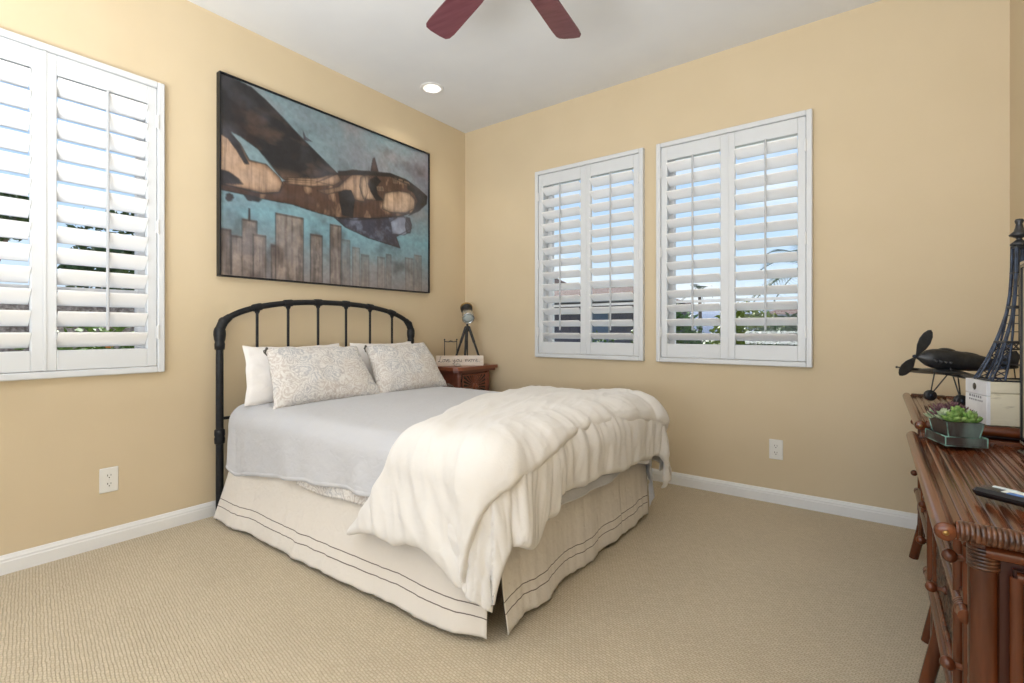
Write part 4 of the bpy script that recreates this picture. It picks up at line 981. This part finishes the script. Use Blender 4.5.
# remote control
rc = thing('remote_control', 'black remote control with pale stickers lying on the near chest', 'remote', (3.135, -1.945, ZN), R(-33))
MB().box((-.085, -.024, 0), (.085, .024, .017), .006).build('body', M['screen_black'], rc)
for i, (xa, xb, ya, yb, cl) in enumerate([(-.045, .0, -.012, .018, (.75, .78, .74)), (-.005, .02, -.014, .012, (.75, .6, .42)), (-.035, -.012, -.016, -.004, (.08, .2, .5)), (.022, .055, -.016, .018, (.55, .7, .6)), (.03, .04, .004, .016, (.65, .12, .2)), (-.068, -.03, .010, .019, (.6, .68, .7))]):
    MB().box((xa, ya, .0168), (xb, yb, .0176+.0002*i), .0003).build('sticker', mat('sticker_%d' % i, cl, .45), rc)
tb = MB().box((-.05, -.07, 0), (.05, .07, .010), .003).build('tablet', M['screen_black']); tb.location = (3.252, -1.475, ZN); tb.rotation_euler = (0, 0, R(4))
tag(tb, 'thin black slab lying flat on the near chest at the right edge of the picture', 'tablet')

# crate
cr = thing('wooden_crate', 'small cream wooden crate with a white stencilled end under the black tower', 'crate', (3.173, -1.188, ZF), R(14))
Cw, Cd, Ch = .185, .135, .130      # local x to the wall, y away
bdy = MB()
bdy.box((.004, .0, 0), (Cw, .010, Ch*.74-.0008), .0012); bdy.box((.004, .0, Ch*.74+.0008), (Cw, .010, Ch), .0012)
bdy.box((.004, Cd-.010, 0), (Cw, Cd, Ch*.74-.0008), .0012); bdy.box((.004, Cd-.010, Ch*.74+.0008), (Cw, Cd, Ch), .0012)
bdy.box((.004, .010, 0), (Cw, Cd-.010, .008)); bdy.box((.004, .010, Ch-.010), (Cw, Cd-.010, Ch-.001))
bdy.build('crate_boards', M['cratewood'], cr)
MB().box((Cw-.010, .010, .008), (Cw-.002, Cd-.010, Ch-.010)).build('end_board', M['cratewhite'], cr)
ed = MB(); ed.box((-.004, .0, 0), (.006, Cd, Ch*.66), .001); ed.box((-.004, 0, Ch*.67), (.006, Cd, Ch), .001); edo = ed.build('end_board', M['cratewhite'], cr)
MB().lathe([(0, -.0048), (.011, -.0046), (.011, -.0040)], (0, Cd*.55, Ch*.84), 16, axis='X').build('hand_hole', M['slot'], edo)
st_ = MB()
for row, (zz, hh, ws) in enumerate([(.58, .062, [.09, .05, .08, .05, .07, .06]), (.50, .045, [.06, .07, .05, .08, .05, .06, .05])]):
    y = Cd*.80
    for w_ in ws:
        st_.box((-.0046, y-w_*Cd*.85, Ch*zz), (-.0040, y, Ch*(zz+hh*.9))); y -= (w_+.035)*Cd
    
st_.build('stencil_marks', M['greyink'], edo)

# black tower model on the crate
tw = thing('tower_model', 'tall black metal lattice tower model standing on the small crate', 'tower model', (3.173+.0, -1.188, ZF+Ch), R(14))
TC = Vector((.098, .064, 0)); 
def half(z):   # half widths (x,y) against height
    P = [(0, .086, .056), (.06, .062, .042), (.115, .045, .032), (.16, .033, .025), (.21, .0225, .018), (.27, .0165, .014), (.34, .0135, .0125), (.41, .0125, .012)]
    for (a, xa, ya), (b, xb, yb) in zip(P, P[1:]):
        if z <= b:
            f = (z-a)/(b-a); return xa+(xb-xa)*f, ya+(yb-ya)*f
    return P[-1][1:]
for sx_ in (-1, 1):
    for sy_ in (-1, 1):
        lg = MB()
        for (ox_, oy_) in ((0, 0), (1, 0), (0, 1)):
            pts = []
            for k in range(15):
                z = .41*k/14; hx_, hy_ = half(z); th = .026*max(0, 1-z/.20)+.003
                pts.append(TC+Vector((sx_*(hx_-ox_*th), sy_*(hy_-oy_*th*.8), z)))
            lg.tube(pts, .0031, 6)
        for k in range(7):   # lattice of the splayed part
            z0_, z1_ = .115*k/7, .115*(k+1)/7; h0, h1 = half(z0_), half(z1_); t0, t1 = .026*(1-z0_/.2)+.003, .026*(1-z1_/.2)+.003
            A0 = TC+Vector((sx_*h0[0], sy_*h0[1], z0_)); A1 = TC+Vector((sx_*h1[0], sy_*h1[1], z1_))
            B0 = TC+Vector((sx_*(h0[0]-t0), sy_*h0[1], z0_)); B1 = TC+Vector((sx_*(h1[0]-t1), sy_*h1[1], z1_))
            C0 = TC+Vector((sx_*h0[0], sy_*(h0[1]-t0*.8), z0_)); C1 = TC+Vector((sx_*h1[0], sy_*(h1[1]-t1*.8), z1_))
            lg.tube([A0, B1], .0017, 5); lg.tube([B0, A1], .0017, 5); lg.tube([A0, C1], .0017, 5); lg.tube([C0, A1], .0017, 5)
        lg.ball(TC+Vector((sx_*.083, sy_*.054, .003)), .006, 8, (1, 1, .5))
        lg.build('leg', M['bluemetal'], tw)
for z, th in ((.118, .008), (.225, .009), (.33, .006), (.408, .007)):
    hx_, hy_ = half(z); p = MB(); p.box((TC.x-hx_-.003, TC.y-hy_-.003, z-th/2), (TC.x+hx_+.003, TC.y+hy_+.003, z+th/2), .0015)
    if z < .2:   # hollow look: arches under the platform
        for sy_ in (-1, 1):
            for k in range(6):
                xa = -hx_+2*hx_*k/6; xb = -hx_+2*hx_*(k+1)/6; p.tube([TC+Vector((xa, sy_*hy_, z-.022)), TC+Vector((xb, sy_*hy_, z-.002))], .0013, 5); p.tube([TC+Vector((xb, sy_*hy_, z-.022)), TC+Vector((xa, sy_*hy_, z-.002))], .0013, 5)
            p.tube([TC+Vector((-hx_-.004, sy_*hy_, z-.022)), TC+Vector((hx_+.004, sy_*hy_, z-.022))], .0015, 5)
    p.build('platform', M['blackmetal'], tw)
rg = MB()
for z in (.15, .175, .20, .26, .29):
    hx_, hy_ = half(z)
    rg.tube([TC+Vector((-hx_, -hy_, z)), TC+Vector((hx_, -hy_, z)), TC+Vector((hx_, hy_, z)), TC+Vector((-hx_, hy_, z))], .0013, 5, closed=True)
rg.tube([TC+Vector((0, 0, .118)), TC+Vector((0, 0, .41))], .002, 6); rg.tube([TC+Vector((.008, -.014, .225)), TC+Vector((.008, -.0145, .41))], .0016, 6)
rg.build('cross_bars', M['blackmetal'], tw)
b2 = MB()
for sy_ in (-1, 1): b2.box((TC.x-.085, TC.y+sy_*.055-.004, .0), (TC.x+.085, TC.y+sy_*.055+.004, .005), .001)
for sx_ in (-1, 1): b2.box((TC.x+sx_*.083-.004, TC.y-.05, .0), (TC.x+sx_*.083+.004, TC.y+.05, .005), .001)
b2.build('base_frame', M['blackmetal'], tw)
MB().lathe([(.020, .412), (.021, .418), (.013, .425), (.006, .432), (.009, .436), (.0225, .443), (.0235, .446), (.013, .456), (.009, .470), (.0075, .478), (.0095, .482), (.0105, .488), (.0085, .493), (0, .495)], TC, 20).build('finial', M['blackmetal'], tw)

# model aeroplane
nose = Vector((3.030, -.705, .905)); ax = Vector((.915, .40, -.11)).normalized()
ap_ = thing('model_airplane', 'black metal model airplane with a two-blade propeller behind the crate', 'model airplane', (3.12, -.66, ZF))
Mw = ap_.matrix_basis.inverted() if False else Matrix.Translation(-Vector((3.12, -.66, ZF)))
Mf = Mw @ Matrix.Translation(nose) @ ax.to_track_quat('X', 'Z').to_matrix().to_4x4()     # local x = tailwards, z up
MB().lathe([(0, .0), (.007, .003), (.010, .010), (.017, .022), (.024, .036), (.029, .055), (.031, .085), (.030, .13), (.026, .19), (.018, .25), (.010, .30), (.004, .335), (0, .34)], n=22, M=Mf @ Matrix.Diagonal((1, 1.15, 1.3, 1)), axis='X').build('fuselage', M['blackmetal'], ap_)
cn = MB(); cn.ball((.10, 0, .030), .018, 14, (2.0, .95, .9), Mf); cn.ball((.165, 0, .022), .018, 14, (3.0, .9, .9), Mf); cn.build('canopy', M['blackmetal'], ap_)
MB().ball((-.004, 0, 0), .0075, 12, (1.2, 1, 1), Mf).lathe([(.014, .014), (.018, .020), (.012, .012)], n=12, M=Mf, axis='X').build('propeller_hub', M['bluemetal'], ap_)
for s in (1, -1):
    A_ = R(28 if s > 0 else 218); d = Vector((0, -math.sin(A_), math.cos(A_)))
    A_ = R(-35); dv = (Vector((0, -math.sin(R(38)), math.cos(R(38)))) * s) if False else None
    pr = MB(); d = Vector((0, -.58, .81) if s > 0 else (0, .76, -.65)).normalized(); e2 = Vector((0, .78, -.62)); e2 = Vector((0, d.z, -d.y)); K = 10; vv = []; rs = [(.006, .004), (.02, .008), (.048, .0175), (.078, .0205), (.106, .017), (.124, .009), (.130, .001)]
    for q, w_ in rs:
        for k in range(K):
            a_ = 2*PI*k/K; vv.append(d*q+e2*(math.cos(a_)*w_*.75+math.sin(a_)*.0014)-Vector((1, 0, 0))*(math.cos(a_)*w_*.65*s-math.sin(a_)*.0014*s))
    pr.add([tuple(v) for v in vv], [(i*K+k, i*K+(k+1) % K, (i+1)*K+(k+1) % K, (i+1)*K+k) for i in range(len(rs)-1) for k in range(K)], True, Mf)
    pr.build('propeller_blade', M['blackmetal'], ap_)
wg = MB(); vv = []; K = 12; st = [(-.28, .012, .003), (-.26, .026, .005), (-.20, .036, .007), (-.05, .046, .010), (0, .048, .011), (.05, .046, .010), (.20, .036, .007), (.26, .026, .005), (.28, .012, .003)]
for (y, ch, th) in st:
    for k in range(K):
        a_ = 2*PI*k/K; vv.append((.115+ch*math.cos(a_), y, -.046-abs(y)*.07+th*1.25*math.sin(a_)))
wg.add(vv, [(i*K+k, i*K+(k+1) % K, (i+1)*K+(k+1) % K, (i+1)*K+k) for i in range(len(st)-1) for k in range(K)]+[tuple(range(K)), tuple((len(st)-1)*K+k for k in range(K))[::-1]], True, Mf)
wg.build('wing', M['blackmetal'], ap_)
for s in (-1, 1):
    g_ = MB(); g_.tube([(.03, s*.13, -.052), (.11, s*.13, -.052)], .006, 8, M=Mf); g_.tube([(.0, s*.13, -.052), (.03, s*.13, -.052)], .003, 8, M=Mf); g_.ball((.0, s*.13, -.052), .005, 8, M=Mf); g_.build('wing_gun', M['blackmetal'], ap_)
    x_ = MB(); 
    for k in range(4): x_.tube([(.045+k*.016, s*.028, -.006), (.055+k*.016, s*.036, -.012)], .0045, 8, M=Mf)
    x_.build('exhaust_stubs', M['blackmetal'], ap_)
tl = MB()
for s in (-1, 1): tl.add([(.27, s*.008, .004), (.33, s*.008, .004), (.335, s*.075, .008), (.300, s*.085, .008), (.27, s*.008, .008), (.33, s*.008, .008), (.335, s*.075, .011), (.300, s*.085, .011)], [(0, 1, 2, 3), (7, 6, 5, 4), (0, 4, 5, 1), (1, 5, 6, 2), (2, 6, 7, 3), (3, 7, 4, 0)], False, Mf)
tl.build('tailplane', M['blackmetal'], ap_)
MB().prism([(.265, .008), (.30, .055), (.325, .062), (.338, .045), (.336, .004)], -.002, .002, 'xz', Mf).build('tail_fin', M['blackmetal'], ap_)
# undercarriage: wheels on the chest top
Mi = Mf.inverted()
for s, wp in ((-1, Vector((3.078, -.625, 0))), (1, Vector((3.158, -.745, 0)))):
    base_ = Vector((wp.x-3.12, wp.y+.66, .0215))
    wl = MB(); Rz = Matrix.Translation(base_) @ Matrix.Rotation(math.atan2(ax.y, ax.x), 4, 'Z')
    wl.lathe([(.006, -.010), (.017, -.0095), (.0213, -.006), (.0213, .006), (.017, .0095), (.006, .010)], n=20, axis='Y', M=Rz); wo = wl.build('wheel', M['blackmetal'], ap_)
    MB().lathe([(0, -.0115), (.007, -.011), (.007, .011), (0, .0115)], n=12, axis='Y', M=Rz).build('wheel_hub', M['bluemetal'], wo)
    c0 = Mf @ Vector((.095, (-1 if s > 0 else 1)*.045, -.030)); c1 = Mf @ Vector((.135, (-1 if s > 0 else 1)*.012, -.030))
    MB().tube([base_, c0], .0024, 7).tube([base_, c1], .0024, 7).build('strut', M['blackmetal'], ap_)
MB().tube([Mf @ Vector((.325, 0, -.004)), Vector((3.34-3.12, -.563+.66, .004))], .0022, 6).build('tail_skid', M['blackmetal'], ap_)

# framed board leaning at the right edge
fb = thing('framed_board', 'tall beige board in a thin tan and black frame at the right picture edge', 'framed picture', (3.240, -1.228, ZN))
a, hgt, wd = .0, .515, .62
for nm, t0, t1, xx, mt_ in (('outer_frame', 0, .009, .007, 'tanframe'), ('inner_frame', .009, .018, .009, 'screen_black')):
    f = MB(); f.box((-xx, -t1, t0), (xx, -t0, hgt-t0)); f.box((-xx, -wd+t0, t0), (xx, -wd+t1, hgt-t0)); f.box((-xx, -wd+t1, t0), (xx, -t1, t1)); f.box((-xx, -wd+t1, hgt-t1), (xx, -t1, hgt-t0)); f.build(nm, M[mt_], fb)
MB().box((-.004, -wd+.016, .016), (.004, -.016, hgt-.016)).build('board', M['beigeboard'], fb)

# ================================================================ OUTSIDE
GZ = -.35
def struct(o): o['kind'] = 'structure'; return o
gm = MB(); gm.box((-60, .4, GZ-.2), (60, 90, GZ)); struct(gm.build('ground', M['grass']))
gm = MB(); gm.box((-60, -40, GZ-.2), (-.4, .4, GZ)); struct(gm.build('ground', M['gravel']))
hl = MB(); P = []
for i in range(61):
    x = -420+i*14; row = []
    for k, (yy, f) in enumerate(((300, 0), (330, .7), (370, 1), (420, .6), (480, 0))): row.append((x, yy, -3+f*(19+7*fn(x*.012, 3)+3*fn(x*.05, 1))))
    P.append(row)
struct(hl.grid(P, True).build('distant_hills', M['hill']))
def house(loc, rz, w, d, h, rh, label, name='house'):
    r_ = thing(name, label, 'house', loc, rz, 'neighbouring houses')
    MB().box((-w/2, 0, 0), (w/2, d, h)).build('walls', M['stucco'], r_)
    e = .5; rf = MB(); z = h
    A = [(-w/2-e, -e, z), (w/2+e, -e, z), (w/2+e, d+e, z), (-w/2-e, d+e, z), (-w/2+d*.3, d/2, z+rh), (w/2-d*.3, d/2, z+rh)]
    rf.add(A, [(0, 1, 5, 4), (1, 2, 5), (2, 3, 4, 5), (3, 0, 4), (0, 3, 2, 1)]); rf.build('roof', M['rooftile'], r_)
    MB().box((-w/2-e, -e-.03, z-.10), (w/2+e, -e, z)).build('fascia', M['fascia'], r_)
    k = int(w//2.6)
    for i in range(k):
        x = -w/2+(i+.5)*w/k
        f = MB().box((x-.55, -.04, .8), (x+.55, .02, 2.0), .01).build('window', M['fascia'], r_); MB().box((x-.5, -.05, .85), (x+.5, -.03, 1.95)).build('pane', M['housewindow'], f)
    return r_
house((-8.2, 12.3, GZ), R(3), 9.4, 7, 2.42, .95, 'mauve stucco house with a low clay roof seen through the window nearer the corner')
house((-19, 23, GZ), R(-6), 10, 7, 3.4, 1.9, 'farther clay-roofed house at the left of the view through the window nearer the corner')
house((2.7, 20, GZ), R(2), 7, 6, 2.0, .7, 'distant low house behind the shrubs seen through the window farther from the corner')
def foliage(mb, c, r, n_, ls, seed):
    rg_ = random.Random(seed)
    for _ in range(n_):
        a = rg_.uniform(0, 2*PI); b_ = math.acos(rg_.uniform(-1, 1)); q = rg_.uniform(.55, 1.05)
        p = Vector((c[0]+r[0]*q*math.sin(b_)*math.cos(a), c[1]+r[1]*q*math.sin(b_)*math.sin(a), max(GZ+.02, c[2]+r[2]*q*math.cos(b_))))
        u = Vector((rg_.uniform(-1, 1), rg_.uniform(-1, 1), rg_.uniform(-.4, 1))).normalized(); v = u.cross(Vector((rg_.uniform(-1, 1), rg_.uniform(-1, 1), rg_.uniform(-1, 1)))).normalized(); l = ls*rg_.uniform(.6, 1.3); w = l*.42
        mb.add([p-u*l*.5, p+v*w*.5+u*l*.05, p+u*l*.5, p-v*w*.5+u*l*.05], [(0, 1, 2, 3)])
def shrub(name, c, r, n_, ls, material, label, cat, seed, stem=True, group=None, flowers=0):
    t_ = thing(name, label, cat, (c[0], c[1], GZ), 0, group)
    mb = MB(); foliage(mb, (0, 0, c[2]-GZ), r, n_, ls, seed); mb2 = MB()
    for v in range(len(mb.v)): mb.v[v] = (mb.v[v][0], mb.v[v][1], max(.02, mb.v[v][2]))
    mb.build('foliage', M[material], t_)
    rg_ = random.Random(seed)
    for k in range(5): mb2.tube([(0, 0, 0), (rg_.uniform(-.3, .3)*r[0], rg_.uniform(-.3, .3)*r[1], (c[2]-GZ)*.6), (rg_.uniform(-.6, .6)*r[0], rg_.uniform(-.6, .6)*r[1], c[2]-GZ+r[2]*.3)], [.05*r[2]+.01, .03*r[2]+.01, .01], 6)
    mb2.build('stems', M['bark'], t_)
    if flowers:
        f = MB()
        for k in range(flowers): f.ball((rg_.uniform(-.8, .8)*r[0], rg_.uniform(-.8, .8)*r[1], c[2]-GZ+rg_.uniform(-.6, .9)*r[2]), .035, 6)
        f.build('flowers', M['flower'], t_)['kind'] = 'stuff'
    return t_
G1 = 'shrubs outside the back wall windows'; G2 = 'shrubs outside the left window'
shrub('hedge', (-1.75, 5.6, GZ+.5), (1.7, .4, .58), 2400, .12, 'leafyellow', 'clipped light green hedge across the foot of the view in the window nearer the corner', 'hedge', 1)
shrub('garden_shrub', (-.95, 8.0, GZ+.95), (.85, .7, 1.0), 2600, .16, 'leaf', 'green bush seen through the left panel of the window farther from the corner', 'shrub', 2, group=G1)
shrub('garden_shrub', (.35, 9.9, GZ+1.05), (.85, .7, 1.0), 2800, .17, 'leafyellow', 'lime green bush seen between the panels of the window farther from the corner', 'shrub', 3, group=G1)
shrub('garden_shrub', (1.65, 7.9, GZ+.8), (.9, .7, .85), 2400, .16, 'leafdark', 'dark green bush seen in the right panel of the window farther from the corner', 'shrub', 4, group=G1)
shrub('garden_shrub', (-3.3, 9.2, GZ+.6), (.7, .6, .7), 700, .14, 'leaf', 'small green bush before the mauve house beyond the window nearer the corner', 'shrub', 5, group=G1)
def palm(loc, h, nf, fl, label, seed):
    t_ = thing('palm_tree', label, 'palm tree', (loc[0], loc[1], GZ)); rg_ = random.Random(seed)
    MB().tube([(0, 0, 0), (.05, 0, h*.5), (0, 0, h)], [.16, .11, .10], 10).build('trunk', M['bark'], t_)
    for k in range(nf):
        a = 2*PI*k/nf+rg_.uniform(-.2, .2); el = rg_.uniform(-.2, 1.1); mb = MB(); d = Vector((math.cos(a)*math.cos(el), math.sin(a)*math.cos(el), math.sin(el))); pts = []
        for q in range(9): s_ = q/8; pts.append(Vector((0, 0, h))+d*fl*s_-Vector((0, 0, 1))*fl*.55*s_*s_)
        mb.tube(pts, .012, 5); sd_ = d.cross(Vector((0, 0, 1))).normalized()
        for q in range(1, 24):
            p = cr1(pts, q/24.); lw = fl*.30*math.sin(PI*min(1, q/24*.9+.08))
            for s in (-1, 1): mb.add([p, p+d*.02, p+sd_*s*lw+d*lw*.5-Vector((0, 0, lw*.45))], [(0, 1, 2)])
        mb.build('frond', M['palmleaf'], t_)
palm((1.55, 12.0), 3.05, 22, 1.75, 'dark palm tree seen at the right edge of the window farther from the corner', 4)
palm((-6.4, 30.0), 3.9, 13, 1.3, 'far small palm beyond the bushes, seen low in the window farther from the corner', 9)
# left side garden
gw = MB(); gw.box((-5.6, -12, GZ), (-5.3, 8, GZ+1.85), .03); go = gw.build('garden_wall', M['gravel']); struct(go)
shrub('garden_shrub', (-2.9, -1.7, GZ+.72), (.6, .85, .75), 2200, .11, 'leaf', 'low green shrubs with orange blooms just outside the left window', 'shrub', 11, group=G2, flowers=14)
shrub('garden_shrub', (-2.7, -4.2, GZ+.45), (.55, .9, .5), 900, .11, 'leafyellow', 'lime shrub outside the left edge of the left window', 'shrub', 12, group=G2)
shrub('garden_shrub', (-4.5, .1, GZ+1.1), (.55, .9, 1.1), 2000, .13, 'leafdark', 'dark shrub farther out beyond the left window', 'shrub', 13, group=G2, flowers=10)
def tree(c, h, r, label, seed, n_=2600):
    t_ = thing('garden_tree', label, 'tree', (c[0], c[1], GZ), 0, 'trees beyond the left window'); rg_ = random.Random(seed)
    mb = MB()
    for k in range(6): foliage(mb, (rg_.uniform(-.5, .5)*r, rg_.uniform(-.5, .5)*r, h+rg_.uniform(-.3, .4)*r), (r*.6, r*.6, r*.45), n_//6, .22, seed*7+k)
    mb.build('foliage', M['leafdark'], t_)
    b_ = MB().tube([(0, 0, 0), (.1, .05, h*.5), (0, 0, h)], [.16, .11, .06], 9)
    for k in range(5): b_.tube([(0, 0, h*.6), (rg_.uniform(-.6, .6)*r, rg_.uniform(-.6, .6)*r, h+.2)], [.05, .02], 6)
    b_.build('trunk', M['bark'], t_)
tree((-10.2, -1.75), 3.5, 1.3, 'leafy garden tree beyond the left panel of the left window', 21)
tree((-9.0, .15), 2.75, 1.35, 'leafy garden tree beyond the right panel of the left window', 22)
